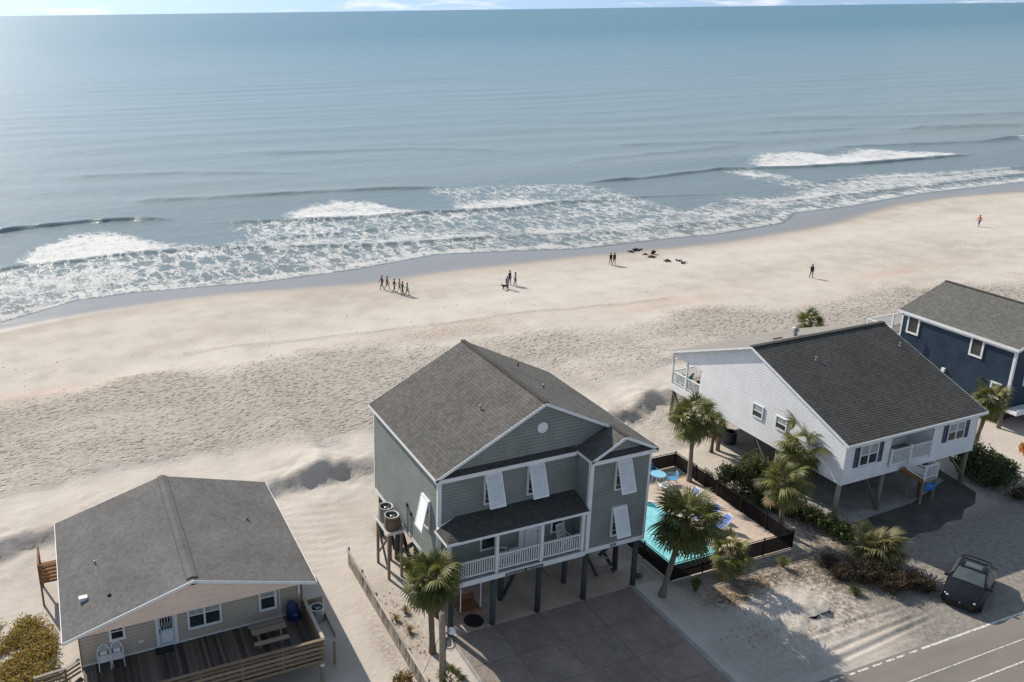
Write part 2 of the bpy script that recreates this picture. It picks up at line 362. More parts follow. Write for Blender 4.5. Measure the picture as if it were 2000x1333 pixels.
mk=t.ramp(t.math('ADD',t.math('MULTIPLY',fo,1.0),t.math('SUBTRACT',lace,1.33)),[(0.0,0.0),(0.12,0.35),(0.36,0.95)])
sn=t.math('MULTIPLY',t.math('SUBTRACT',t.noise(1.3,6,0.72,t.pos((0.8,0.8,1))),0.5),1.7)
sn=t.math('ADD',sn,t.math('MULTIPLY',t.math('SUBTRACT',lace,0.7),0.55))
mk=t.math('MAXIMUM',mk,t.math('MULTIPLY',t.ramp(t.math('ADD',fs,sn),[(0.30,0.0),(0.50,0.5),(0.85,0.95)]),t.ramp(fs,[(0.02,0.0),(0.12,1.0)])))
t.l(t.mix(mk,wcol,(0.80,0.79,0.77)),t.b.inputs['Base Color'])
t.l(t.math('ADD',t.math('ADD',0.20,t.math('MULTIPLY',shal,0.20)),t.math('MULTIPLY',mk,0.5)),t.b.inputs['Roughness']); t.b.inputs['IOR'].default_value=1.333
a1=t.noise(0.09,5,0.55,t.pos((0.35,1.5,1),(0,0,0.10))); a2=t.noise(0.55,6,0.62,t.pos((0.45,1.2,1),(0,0,0.06))); a3=t.noise(2.6,4,0.6,t.pos((0.8,1.2,1)))
a0=t.noise(0.012,4,0.6,t.pos((0.25,1.4,1),(0,0,0.05)))
wind=t.ramp(a0,[(0.35,0.35),(0.65,1.25)])
a2=t.math('MULTIPLY',a2,wind); a1=t.math('MULTIPLY',a1,t.ramp(t.noise(0.03,3,0.5,t.pos((0.3,1.0,1),(0,0,0.3))),[(0.3,0.3),(0.7,1.2)]))
hsum=t.math('ADD',t.math('ADD',t.math('MULTIPLY',a1,1.5),t.math('MULTIPLY',a2,0.75)),t.math('ADD',t.math('MULTIPLY',a3,0.10),t.math('MULTIPLY',mk,0.12)))
t.l(t.bump(hsum,1.0,0.36),t.b.inputs['Normal'])
tl_=t.n('ShaderNodeBsdfTranslucent'); tl_.inputs[0].default_value=(0.36,0.32,0.20,1); ms=t.n('ShaderNodeMixShader')
t.l(t.math('MULTIPLY',t.math('POWER',t.math('SUBTRACT',1.0,shal),3.0),0.42),ms.inputs[0]); t.l(t.b.outputs[0],ms.inputs[1]); t.l(tl_.outputs[0],ms.inputs[2]); t.l(ms.outputs[0],t.o.inputs[0]); MAT['sea']=t.m
# pool water
t=NT('pool water'); t.l(t.ramp(t.noise(1.2,4,0.6,dist=1.5),[(0.35,(0.16,0.50,0.54)),(0.65,(0.30,0.66,0.68))]),t.b.inputs['Base Color']); t.b.inputs['Roughness'].default_value=0.06
t.l(t.bump(t.noise(2.5,3),0.15,0.03),t.b.inputs['Normal']); MAT['pool']=t.m
# pavers
t=NT('pink paver'); br=t.n('ShaderNodeTexBrick'); t.l(t.pos(),br.inputs['Vector']); t.val(br,Scale=1.0); br.inputs['Brick Width'].default_value=0.22; br.inputs['Row Height'].default_value=0.11; br.inputs['Mortar Size'].default_value=0.01
br.inputs['Color1'].default_value=(0.42,0.31,0.245,1); br.inputs['Color2'].default_value=(0.54,0.44,0.36,1); br.inputs['Mortar'].default_value=(0.42,0.36,0.30,1)
t.l(t.mix(t.ramp(t.noise(0.9,5),[(0.42,0.0),(0.62,0.75)]),br.outputs[0],(0.53,0.44,0.35)),t.b.inputs['Base Color']); t.b.inputs['Roughness'].default_value=0.85; t.l(t.bump(br.outputs['Fac'],-0.3,0.01),t.b.inputs['Normal']); MAT['paver']=t.m
# concrete slabs: each its own tint
t=NT('stained concrete slab'); oi=t.n('ShaderNodeObjectInfo').outputs['Random']
c=t.ramp(oi,[(0.0,(0.215,0.18,0.15)),(0.35,(0.235,0.165,0.135)),(0.6,(0.25,0.215,0.18)),(1.0,(0.22,0.16,0.132))])
c=t.mix(t.ramp(t.noise(0.5,6,0.65),[(0.38,0.0),(0.62,0.8)]),c,(0.155,0.128,0.108)); c=t.mix(t.ramp(t.noise(2.5,6,0.7),[(0.52,0.0),(0.72,0.45)]),c,(0.36,0.32,0.28))
t.l(c,t.b.inputs['Base Color']); t.b.inputs['Roughness'].default_value=0.85; t.l(t.bump(t.noise(9,4),0.25,0.01),t.b.inputs['Normal']); MAT['slab']=t.m
# asphalt
t=NT('asphalt'); a=t.noise(0.3,5,0.6,t.pos((0.3,1.5,1))); b=t.noise(14,4,0.7)
t.l(t.mix(t.math('MULTIPLY',b,0.5),t.ramp(a,[(0.3,(0.14,0.124,0.11)),(0.7,(0.25,0.218,0.19))]),(0.16,0.142,0.126)),t.b.inputs['Base Color']); t.b.inputs['Roughness'].default_value=0.9; t.l(t.bump(b,0.3,0.01),t.b.inputs['Normal']); MAT['asphalt']=t.m
t=NT('dark asphalt with shade'); a=t.noise(0.9,5,0.6); b=t.noise(12,4,0.7)
t.l(t.mix(t.math('MULTIPLY',b,0.4),t.ramp(a,[(0.35,(0.040,0.039,0.038)),(0.7,(0.095,0.088,0.08))]),(0.08,0.074,0.068)),t.b.inputs['Base Color']); t.b.inputs['Roughness'].default_value=0.9; MAT['pad']=t.m  # dark asphalt, partly darkened to hold the house shadow
t=NT('worn road paint'); t.l(t.ramp(t.noise(7,5,0.7),[(0.38,(0.24,0.21,0.185)),(0.54,(0.66,0.63,0.58))]),t.b.inputs['Base Color']); t.b.inputs['Roughness'].default_value=0.8; MAT['paint']=t.m
# ------------------------------------------------------------ ground, sea, road
def line(pts, z): 
    q=[at(x,y,z) for x,y in pts]; return np.array([p.x for p in q]),np.array([p.y for p in q])
WZ=-1.5
_sx,_sy=line([(0,630),(150,586),(270,570),(500,552),(700,525),(850,497),(1000,490),(1125,486),(1225,475),(1300,466),(1400,457),(1526,436),(1550,416),(1658,403),(1790,379),(2000,355)],WZ)
_wx,_wy=line([(0,648),(200,610),(440,575),(700,558),(900,530),(1100,505),(1400,475),(1560,450),(1650,430),(1740,400),(1850,385),(1995,375)],WZ)
_sx=np.concatenate([[-400,-40],_sx,[230,320,900]]); _sy=np.concatenate([[96,95],_sy,[108,104,106]])
_wx=np.concatenate([[-400,-40],_wx,[230,320,900]]); _wy=np.concatenate([[91,90.5],_wy,[102,99,100]])
def y_swash(x): return np.interp(x,_sx,_sy)
def y_wet(x): return np.interp(x,_wx,_wy)
def hz(x,y):
    x=np.asarray(x,float); y=np.asarray(y,float)
    yc=np.interp(x,[-60,-20,0,5,10,17,30,39,46,60,900],[49.5,49.6,50.0,50.7,50.2,50.4,50.6,50.6,51.2,52,52])+0.5*np.sin(x*0.45+1)+0.9*(vnoise(x*0.35,x*0.0+3,5)-0.5)
    h=np.interp(x,[-60,-5,2,7,11,15.5,19,24,36,39,42,45,49,56,70,900],[.75,.75,.6,.55,.65,.95,.85,.7,.55,.65,.8,.75,.5,.3,.15,.15])
    h=h*(0.8+0.4*vnoise(x*0.6,y*0.0+9,2))
    d=y-yc; ys=y_swash(x)
    land=h*sstep(-1.0-0.6*h,0.1,d)+0.10*h*sstep(-6,-1,d)
    sea=h*1.1-(h*1.1-WZ)*(d/np.maximum(ys-yc,5))
    z=np.where(d<0,land,sea)
    near=np.exp(-((d+0.5)/2.6)**2)
    z=z+near*(0.34*(fbm(x*0.8,y*0.8,11)-0.5)+0.34*(fbm(x*1.7,y*2.4,12)-0.5))*np.clip(h*1.4,0,1)
    # soft swells of blown sand, level where anything is built
    fl=sstep(30,34,y)*0+1.0
    z=z+0.10*(fbm(x*0.22,y*0.3,3)-0.5)*sstep(44,50,y)*sstep(0,15,ys-y)
    # tongue of wind ripples between the tan and the green house
    rip=np.exp(-((x-12.6)/2.6)**2)*sstep(38,42,y)*(1-sstep(47,48.6,y))
    z=z+rip*0.035*np.sin((y+0.18*x+0.5*vnoise(x*0.7,y*0.7,8))*8.5)
    rp2=np.exp(-((x-40)/3.2)**2)*sstep(42.5,44.5,y)*(1-sstep(49,50.5,y))
    z=z+rp2*0.16*(fbm(x*0.9,y*0.9,21)-0.5)*2
    # sand heap by the road verge
    hp=np.exp(-((x-33.6)/3.4)**2-((y-27.9)/2.3)**2)
    z=z+0.30*hp+hp*0.05*np.sin((y*1.0-0.75*x)*6+2*vnoise(x,y,4))
    hp2=np.exp(-((x-34.5)/3.5)**2-((y-31.0)/1.0)**2); z=z+hp2*0.18*fbm(x*1.3,y*1.3,31)
    for k_,(y0,am) in enumerate(((24.55,.05),(24.95,.045),(25.9,.03))):          # wheel ruts beside the road
        yr=y0+0.012*(x-30)**2*0.25+0.15*np.sin(x*0.35+k_)
        e_=sstep(26,29,x)*(1-sstep(38,41,x)); dd=y-yr; z=z+e_*am*(0.8*np.exp(-((np.abs(dd)-.2)/.09)**2)-1.2*np.exp(-(dd/.13)**2))
    for (a,b,c,e) in ((16.0,28.6,18,32.9),(28.9,38.2,32.2,42.9),(41.2,54.6,30.2,49.0)):
        pass
    cut=(sstep(15.9,16.3,x)*(1-sstep(27.2,27.6,x))*(1-sstep(43.2,43.8,y)))
    cut=np.maximum(cut,sstep(28.9,29.2,x)*(1-sstep(38.0,38.3,x))*sstep(32.0,32.3,y)*(1-sstep(42.8,43.1,y)))
    cut=np.maximum(cut,1-sstep(23.6,24.1,y))
    cut=np.maximum(cut,sstep(41.2,41.6,x)*(1-sstep(54.4,54.9,x))*sstep(30.0,30.4,y)*(1-sstep(41,42,y)))
    z=z*(1-cut)-0.05*cut
    return z
def hz1(x,y): return float(hz(np.array([x]),np.array([y]))[0])
def axis(*segs):
    a=[]
    for lo,hi,st in segs: a.append(np.arange(lo,hi,st))
    return np.unique(np.concatenate(a))
def grid(name, X, Y, zf, mat, attrs):
    xx,yy=np.meshgrid(X,Y); zz=zf(xx,yy); nx,ny=len(X),len(Y)
    co=np.stack([xx,yy,zz],-1).reshape(-1,3).astype(np.float32)
    i=np.arange((ny-1)*nx).reshape(ny-1,nx)[:,:-1].ravel()
    q=np.stack([i,i+1,i+1+nx,i+nx],-1).astype(np.int32)
    me=bpy.data.meshes.new(name); me.vertices.add(len(co)); me.vertices.foreach_set('co',co.ravel())
    me.loops.add(q.size); me.loops.foreach_set('vertex_index',q.ravel()); me.polygons.add(len(q))
    me.polygons.foreach_set('loop_start',np.arange(0,q.size,4,dtype=np.int32))
    me.update(calc_edges=True); me.polygons.foreach_set('use_smooth',np.ones(len(q),bool)); me.materials.append(mat)
    for k,fn in attrs.items():
        a=me.attributes.new(k,'FLOAT','POINT'); a.data.foreach_set('value',np.clip(fn(xx,yy),0,1).astype(np.float32).ravel())
    o=bpy.data.objects.new(name,me); C.objects.link(o); return o
def blob(x,y,cx,cy,rx,ry): return np.exp(-((x-cx)/rx)**2-((y-cy)/ry)**2)
def f_tramp(x,y):
    lo=np.interp(x,[-20,0,20,40,60,100,160],[53.5,54,54.8,55.5,56,56,60]); hi=np.interp(x,[-20,0,16,36,58,84,100,160],[73,73,72.5,71,69,66,64,70])
    e=3.4*(fbm(x*0.16,y*0.22,41)-0.47)*2
    m=sstep(-1.2,2.2,y-lo+e)*(1-sstep(-2.5,1.5,y-hi+e))*(0.0+2.0*fbm(x*0.08,y*0.2,44))
    m=m+0.55*blob(x,y,34,73,9,2.2)+0.35*blob(x,y,40,49,4,2.2)
    p=np.exp(-((y-(78.6-0.08*x))/0.5)**2)*(x>10)*(x<62)*0.35
    return m+p
def f_red(x,y): return sum(blob(x,y,*b) for b in ((-3,73,7,1.2),(36,73,7,1.2),(61,72.5,9,1.6),(92,71,8,1.4),(31,30.6,4,1.0)))*(0.5+fbm(x*.4,y*.9,51))
def f_wet(x,y): return sstep(-2.6,0.8,y-y_wet(x)+1.2*(fbm(x*0.12,y*0.3,61)-0.5))
def f_damp(x,y): return sstep(-5.5,-0.2,y-y_wet(x)+2.5*(fbm(x*0.06,y*0.2,62)-0.5))
def f_grav(x,y):
    g=1.25*sstep(35.6,38.8,x+1.2*(fbm(x*.5,y*.5,71)-.5))*(1-sstep(30.5,33.5,y+0.5))*(1-sstep(58,66,x))
    g=np.maximum(g,0.4*sstep(27,28.2,x)*(1-sstep(29.5,31.0,x-0.25*(31-y)))*(1-sstep(31.0,32.5,y)))
    g=np.maximum(g,0.55*sstep(28,30,x)*(1-sstep(37,40,x))*sstep(28.6,30.2,y)*(1-sstep(32.2,33,y)))
    g=np.maximum(g,0.8*(1-sstep(23.9,25.0,y+0.8*(fbm(x*.6,y*.9,72)-.5)))*sstep(35,37,x))
    return g*(0.6+0.55*fbm(x*.35,y*.35,73))
def f_lit(x,y):
    g=blob(x,y,33.4,30.8,3.0,1.1)+blob(x,y,31.2,29.9,1.4,0.8)+blob(x,y,36.6,30.6,2.6,1.3)+0.95*blob(x,y,38.3,28.9,2.4,1.7)+0.42*blob(x,y,33.5,26.4,5,1.6)+0.8*blob(x,y,39.5,31.5,1.6,1.6)+0.5*blob(x,y,36.2,27.0,1.6,1.6)+0.8*blob(x,y,55.8,31.6,2.6,1.6)
    g=g+0.6*blob(x,y,14.6,34.5,0.9,3.5)+0.5*blob(x,y,13.0,33,0.5,3)+0.8*blob(x,y,40.5,33.5,1.6,2.4)+0.35*blob(x,y,41,45.5,3.5,2.0)+0.3*blob(x,y,40,50,4,1.2)+0.5*blob(x,y,17.5,49.3,3,0.8)
    return g
X=axis((-600,-60,60),(-60,-12,3),(-12,58,0.25),(58,110,0.6),(110,230,1.5),(230,901,60)); Y=axis((-300,14,30),(14,24,0.5),(24,27,0.09),(27,54,0.25),(54,112,0.6),(112,150,6))
ground=tag(grid('sand_ground',X,Y,hz,MAT['sand'],dict(tramp=f_tramp,red=f_red,wet=f_wet,damp=f_damp,grav=f_grav,litter=f_lit)),kind='structure')
# sea: crest lines of the breakers, traced on the water level
def crest(pts): return line(pts,WZ)
CREST=[  # polyline, height, front width, back width
 (crest([(-60,463),(0,455),(60,446),(160,436),(260,430),(345,431)]),0.55,0.5,2.2),
 (crest([(240,398),(400,389),(600,378),(750,371),(880,368)]),0.42,0.8,3.0),
 (crest([(-60,540),(0,530),(40,522),(120,515),(250,498),(400,487),(600,484),(700,482),(800,476),(900,469),(1010,464)]),0.26,0.3,1.8),
 (crest([(420,437),(560,433),(700,427),(830,417),(1000,409),(1090,397),(1200,393)]),0.30,0.35,2.0),
 (crest([(500,470),(620,461),(740,449),(840,441)]),0.18,0.35,1.4),
 (crest([(1140,359),(1260,350),(1400,333),(1480,331),(1560,329),(1680,322),(1800,312),(1900,303)]),0.42,0.45,2.4),
 (crest([(1770,252),(1870,250),(2030,245)]),0.75,0.8,3.4),
 (crest([(1930,276),(2040,268)]),0.6,0.9,3.0),
 (crest([(1000,462),(1120,459),(1240,452),(1350,440),(1420,430)]),0.15,0.3,1.0),
 (crest([(1390,398),(1535,395),(1610,386),(1760,370),(2030,338)]),0.18,0.35,1.5),
 (crest([(1590,357),(1700,350),(1850,343),(2030,325)]),0.18,0.35,1.5),
 (crest([(1100,392),(1250,386),(1400,380)]),0.16,0.4,1.2),
 (crest([(0,610),(120,590),(260,568)]),0.14,0.3,0.8),
 (crest([(1120,316),(1250,303),(1450,284)]),0.30,1.4,3.2),(crest([(1200,285),(1350,280),(1460,279)]),0.30,1.4,3.0),
 (crest([(1620,290),(1800,283),(2030,272)]),0.35,1.2,3.0),(crest([(1450,262),(1650,252),(1800,253)]),0.35,1.5,3.5),
 (crest([(1500,232),(1800,228),(2030,222)]),0.5,1.8,4.5),(crest([(100,348),(350,338),(640,340)]),0.25,1.2,3.0),(crest([(500,300),(800,290),(1000,296)]),0.3,1.6,4.0),
]
def seaz(x,y):
    off=y-y_swash(x)
    z=WZ+0.02+0.16*sstep(15,60,off)*(np.sin((y+0.10*x+26*fbm(x*0.012,y*0.02,81))*0.36)*0.6+2.4*(fbm(x*0.018,y*0.11,86)-0.47))*(0.1+1.6*fbm(x*0.012,y*0.03,82))*(1-sstep(300,600,y))
    z=z+0.10*sstep(3,18,off)*(fbm(x*0.5,y*0.8,83)-0.5)*(1-sstep(200,320,y))
    for (cx,cy),h,wf,wb in CREST:
        o=np.argsort(cx); cx=cx[o]; cy=cy[o]
        d=y-np.interp(x,cx,cy)-0.5*(fbm(x*0.5,x*0+1,84)-0.5)
        L=cx[-1]-cx[0]; tp=min(5.0,L*0.22)
        e=sstep(cx[0]-1,cx[0]+tp,x)*(1-sstep(cx[-1]-tp,cx[-1]+1,x))*(0.7+0.6*vnoise(x*0.35,x*0,85))
        z=z+h*e*np.where(d<0,np.exp(-(d/wf)**2),np.exp(-(d/wb)**2))
    return np.where(off<0.0,np.minimum(z,WZ+0.02),np.where(off<2.0,WZ+0.02+(z-WZ-0.02)*(off/2.0),z))
def band(x,y,up,lo,edge=1.0):            # between two traced lines (up is the far one)
    ux,uy=line(up,WZ); lx,ly=line(lo,WZ)
    x0=max(ux.min(),lx.min()); x1=min(ux.max(),lx.max())
    o=np.argsort(ux); u=np.interp(x,ux[o],uy[o]); o=np.argsort(lx); l=np.interp(x,lx[o],ly[o])
    return sstep(-edge,edge*0.4,u-y)*sstep(-edge*0.3,edge*0.3,y-l)*sstep(x0-1.0,x0+3.0,x)*(1-sstep(x1-3.0,x1+1.0,x))
def f_foam(x,y):
    off=y-y_swash(x); n=fbm(x*0.11,y*0.2,91)
    m=np.zeros_like(x)
    SW=[(-60,650),(0,631),(150,586),(270,570),(500,552),(700,525),(850,497),(1000,490),(1125,486),(1225,475),(1300,466),(1400,457),(1526,436),(1550,416),(1658,403),(1790,379),(2030,352)]
    inner=[(-60,540),(0,530),(120,515),(250,498),(400,487),(600,484),(800,476),(1010,464),(1120,459),(1240,445),(1390,398),(1535,392),(1640,355),(1850,343),(2030,325)]
    m=np.maximum(m,0.48*band(x,y,inner,SW,1.2))
    m=np.maximum(m,0.44*band(x,y,[(430,436),(560,434),(830,417),(1000,409),(1090,397),(1180,395)],[(430,487),(600,484),(800,476),(1180,458)],1.5))
    m=np.maximum(m,0.43*band(x,y,[(820,372),(1000,360),(1150,362),(1300,385),(1420,402)],[(820,425),(1000,465),(1240,452),(1420,432)],2.5))
    m=np.maximum(m,0.56*band(x,y,[(1400,336),(1480,333),(1600,350),(1700,352)],[(1400,402),(1535,396),(1620,384),(1700,376)],2.0))
    m=np.maximum(m,0.80*np.exp(-((off-1.2)/1.6)**2)*(off>-0.2))
    return m*(0.72+0.55*n)*(off>-0.3)
def f_solid(x,y):
    n=fbm(x*0.25,y*0.35,95); m=np.zeros_like(x)
    B=[([(30,515),(80,490),(150,466),(220,461),(280,472),(330,485),(420,486)],[(30,521),(120,513),(250,496),(330,489),(420,486)],1.0),
       ([(550,428),(600,410),(660,397),(730,398),(780,412),(830,412)],[(550,432),(700,425),(830,416)],1.0),
       ([(880,408),(960,394),(1010,390),(1090,393)],[(880,413),(1000,407),(1090,396)],0.75),
       ([(430,478),(600,470),(800,458),(1000,450)],[(430,485),(600,483),(800,475),(1000,464)],0.62),
       ([(1470,325),(1500,303),(1580,300),(1640,308),(1690,294),(1780,298),(1890,302)],[(1470,330),(1560,327),(1680,320),(1800,311),(1890,303)],1.0),
       ([(1870,247),(1900,246),(1935,246)],[(1870,254),(1900,254),(1935,252)],1.0),([(1960,272),(2030,268)],[(1960,276),(2030,272)],0.8),
       ([(1400,390),(1535,390),(1600,372),(1700,345),(1850,340),(2030,325)],[(1400,402),(1535,402),(1620,388),(1720,372),(1850,356),(2030,338)],0.62),
       ([(1000,448),(1120,447),(1250,437),(1400,420),(1500,402)],[(1000,460),(1120,458),(1250,447),(1400,430),(1500,410)],0.72),
       ([(-60,560),(0,548),(150,535),(300,520)],[(-60,610),(0,600),(150,572),(300,548)],0.5)]
    for up,lo,s in B: m=np.maximum(m,(0.67 if s>=0.9 else s*0.72)*band(x,y,up,lo,0.9 if lo[0][1]<300 else 4.5)*(0.82+0.5*fbm(x*0.12,y*0.25,97)))
    off=y-y_swash(x); m=np.maximum(m,0.72*np.exp(-((off-0.35)/0.35)**2)*(off>-0.1))
    return m*(0.75+0.5*n)
X=axis((-40000,-3000,9000),(-3000,-300,300),(-300,-30,10),(-30,90,0.6),(90,200,1.0),(200,400,5),(400,3000,200),(3000,40001,9000)); Y=np.unique(np.concatenate([np.arange(86,150,0.3),np.geomspace(150,500,230),np.geomspace(505,10000,50)]))
sea=tag(grid('sea',X,Y,seaz,MAT['sea'],dict(foam=f_foam,solid=f_solid)),kind='structure')
# road with its painted lines
road=tag(MB().box(-400,700,12.0,23.75,-0.3,-0.006).part('road',MAT['asphalt']),kind='structure')
def strip(x0,x1,y,wd,z=0.0): return MB().poly([(x0,y-wd/2,z),(x1,y-wd/2,z),(x1,y+wd/2,z),(x0,y+wd/2,z)])
r2=random.Random(3)
m=MB(); x=30.0
while x<36.5:                                # the worn end of the edge line, broken by drifted sand
    l=r2.uniform(0.2,0.7); m.poly([(x,23.50,0),(x+l,23.50,0),(x+l,23.60,0),(x,23.60,0)]); x+=l+r2.uniform(0.12,0.4)
m.poly([(x,23.50,0),(400,23.50,0),(400,23.62,0),(x,23.62,0)]); m.part('edge_line',MAT['paint'],road)
strip(-300,400,22.2,0.05).part('lane_line',MAT['paint'],road); strip(-300,400,21.15,0.07).part('centre_line',MAT['paint'],road)
# concrete drive in slabs, and the paved floor under the green house
drive=tag(MB().box(16.1,27.3,14,32.9,-0.3,-0.03).part('driveway',MAT['concrete_grey']),kind='structure')
XS=[16.35,18.75,21.3,23.95,27.0]; YS=[24.0,26.1,28.2,30.5,32.75]
for i in range(4):
    for j in range(4):
        a,b,c,d=XS[i],XS[i+1],YS[j],YS[j+1]; dx=r2.uniform(0.006,0.013)
        MB().box(a+dx,b-dx,c+dx,d-dx,-0.03,0.012+r2.uniform(0,0.012)).part('slab',MAT['slab'],drive)
MB().box(16.2,16.34,24,33.0,-0.2,0.03).part('kerb_strip',MAT['concrete_grey'],drive)
t=NT('sandy concrete floor'); c=t.ramp(t.noise(0.7,6,0.65),[(0.35,(0.34,0.255,0.20)),(0.65,(0.44,0.355,0.29))]); t.l(c,t.b.inputs['Base Color']); t.b.inputs['Roughness'].default_value=0.9; t.l(t.bump(t.noise(6,4),0.2,0.02),t.b.inputs['Normal']); MAT['underfloor']=t.m
tag(MB().box(16.0,28.75,32.8,43.4,-0.3,0.006).part('carport_floor',MAT['underfloor']),kind='structure')
# dark asphalt pad in front of the white house, shadow partly painted in
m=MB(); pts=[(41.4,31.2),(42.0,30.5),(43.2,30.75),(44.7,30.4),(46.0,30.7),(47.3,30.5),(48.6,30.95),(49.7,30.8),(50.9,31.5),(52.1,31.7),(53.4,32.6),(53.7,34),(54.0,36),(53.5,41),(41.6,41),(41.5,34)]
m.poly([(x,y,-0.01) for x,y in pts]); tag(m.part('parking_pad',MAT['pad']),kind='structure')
m=MB(); pts=[(42.2,32.9),(48.5,33.2),(52.9,34.4),(52.8,40.5),(42.3,40.5)]
m.poly([(x,y,-0.004) for x,y in pts]); tag(m.part('concrete_floor',MAT['concrete_grey']),kind='structure')
# wrack and shell bits strewn over the beach
r9=random.Random(90); m=MB()
for k in range(240):
    x=r9.uniform(-8,120); yy=r9.choice((r9.gauss(80-0.02*x,1.2),r9.uniform(56,88),r9.gauss(74,2.5))); zz=hz1(x,yy)+0.01; s_=r9.uniform(.03,.09); a=r9.uniform(0,6.3)
    c,d=math.cos(a),math.sin(a); P=lambda u,v,h:(x+u*c-v*d,yy+u*d+v*c,zz+h)
    m.poly([P(-s_,0,0),P(0,-s_*.4,.0),P(s_,0,0),P(0,0,s_*.7)]); m.poly([P(s_,0,0),P(0,s_*.4,0),P(-s_,0,0),P(0,0,s_*.7)])
tag(m.part('beach_wrack',MAT['drift']),'small dark seaweed and shell bits strewn over the sand','seaweed',kind='stuff')
# pool terrace
tag(MB().box(29.15,37.9,32.35,42.6,-0.4,0.0).part('pool_terrace',MAT['paver']),kind='structure')
def rr(x0,x1,y0,y1,r,n=6):
    p=[]
    for cx,cy,a in ((x1-r,y1-r,0),(x0+r,y1-r,90),(x0+r,y0+r,180),(x1-r,y0+r,270)):
        for k in range(n+1):
            t=math.radians(a+90*k/n); p.append((cx+r*math.cos(t),cy+r*math.sin(t)))
    return p
pool=thing('swimming_pool','turquoise swimming pool with pale coping beside the green house','pool',(31.8,36.2,0))
o_,i_=rr(29.75,33.85,32.95,39.75,0.7),rr(30.0,33.6,33.2,39.5,0.55)
m=MB()
for k in range(len(o_)):
    k2=(k+1)%len(o_); a,b,c,d=o_[k],o_[k2],i_[k2],i_[k]
    m.poly([(*a,0.05),(*b,0.05),(*c,0.05),(*d,0.05)][::1]); m.poly([(*a,0.0),(*b,0.0),(*b,0.05),(*a,0.05)]); m.poly([(*d,0.05),(*c,0.05),(*c,0.004),(*d,0.004)])
m.part('coping',plain('pale coping',(0.60,0.54,0.47),0.8,0.1,3),pool)
MB().poly([(x,y,0.006) for x,y in i_]).part('water',MAT['pool'],pool)
MB().poly([(x,y,0.010) for x,y in ((33.0,39.0),(33.35,38.7),(33.5,39.1),(33.35,39.42),(32.9,39.42))]).part('teal_patch',plain('dark teal patch',(0.02,0.17,0.20),0.2,0.1),pool)  # flat dark teal patch in the far corner of the pool
# ------------------------------------------------------------ house building blocks
def siding(mb, O, U, N, z0, z1, Lf, Rf, h=0.16, lip=0.03, g=0.03):
    O=Vector(O); U=Vector(U); N=Vector(N); Z=Vector((0,0,1)); z=z0
    fl = U.cross(Z).dot(N) < 0
    def P(u,zz,n): return O+U*u+Z*zz+N*n
    def q(*p): mb.poly(list(p)[::-1] if fl else list(p))
    while z<z1-1e-4:
        t=min(z+h,z1); m_=min(z+g,t); a,b=Lf(z),Rf(z); c,d=Lf(t),Rf(t); e,f=Lf(m_),Rf(m_)
        if b-a>0.01 or d-c>0.01:
            q(P(a,z,0),P(b,z,0),P(f,m_,0),P(e,m_,0)); q(P(e,m_,0),P(f,m_,0),P(f,m_,lip),P(e,m_,lip)); q(P(e,m_,lip),P(f,m_,lip),P(d,t,lip-.004),P(c,t,lip-.004)); q(P(c,t,lip-.004),P(d,t,lip-.004),P(d,t,0),P(c,t,0))
        z=t
def slope(mb, A,B,Cc,D, row=0.19, lip=0.02):
    A,B,Cc,D=[Vector(p) for p in (A,B,Cc,D)]
    n=(B-A).cross(D-A)
    if n.length<1e-6: n=(Cc-B).cross(D-B)
    n.normalize()
    if n.z<0: n=-n
    L=max((D-A).length,(Cc-B).length); k=max(1,int(round(L/row))); ua=(B-A).normalized(); o=A
    def uv(p,v): return ((p-o).dot(ua), v)
    for i in range(k):
        t,s=i/k,(i+1)/k
        p,q,r,w=A.lerp(D,t),B.lerp(Cc,t),B.lerp(Cc,s),A.lerp(D,s); v=i*row+0.002
        mb.poly([p+n*lip,q+n*lip,r+n*0.003,w+n*0.003],[uv(p,v),uv(q,v),uv(r,v+row*0.98),uv(w,v+row*0.98)])
        mb.poly([p,q,q+n*lip,p+n*lip],[uv(p,v),uv(q,v),uv(q,v),uv(p,v)])
def sheet(mb, pts, th):                      # a slab of thickness th below the polygon
    pts=[Vector(p) for p in pts]; lo=[p-Vector((0,0,th)) for p in pts]
    mb.poly(pts); mb.poly(lo[::-1])
    for i in range(len(pts)):
        j=(i+1)%len(pts); mb.poly([pts[i],lo[i],lo[j],pts[j]])
class Frame:                                  # a wall plane: u along, n out of the wall
    def __init__(s,O,U,N): s.O=Vector(O); s.U=Vector(U); s.N=Vector(N)
    def p(s,u,z,n=0): return s.O+s.U*u+Vector((0,0,z))+s.N*n
    def box(s,mb,u0,u1,z0,z1,n0,n1):
        c=[s.p(u,z,n) for n in (n0,n1) for (u,z) in ((u0,z0),(u1,z0),(u1,z1),(u0,z1))]
        k=len(mb.v); mb.v += [tuple(x) for x in c]
        for f in ((0,1,2,3),(7,6,5,4),(0,4,5,1),(1,5,6,2),(2,6,7,3),(3,7,4,0)):
            mb.f.append(tuple(k+i for i in f)); mb.uv.append(None); mb.m.append(0)
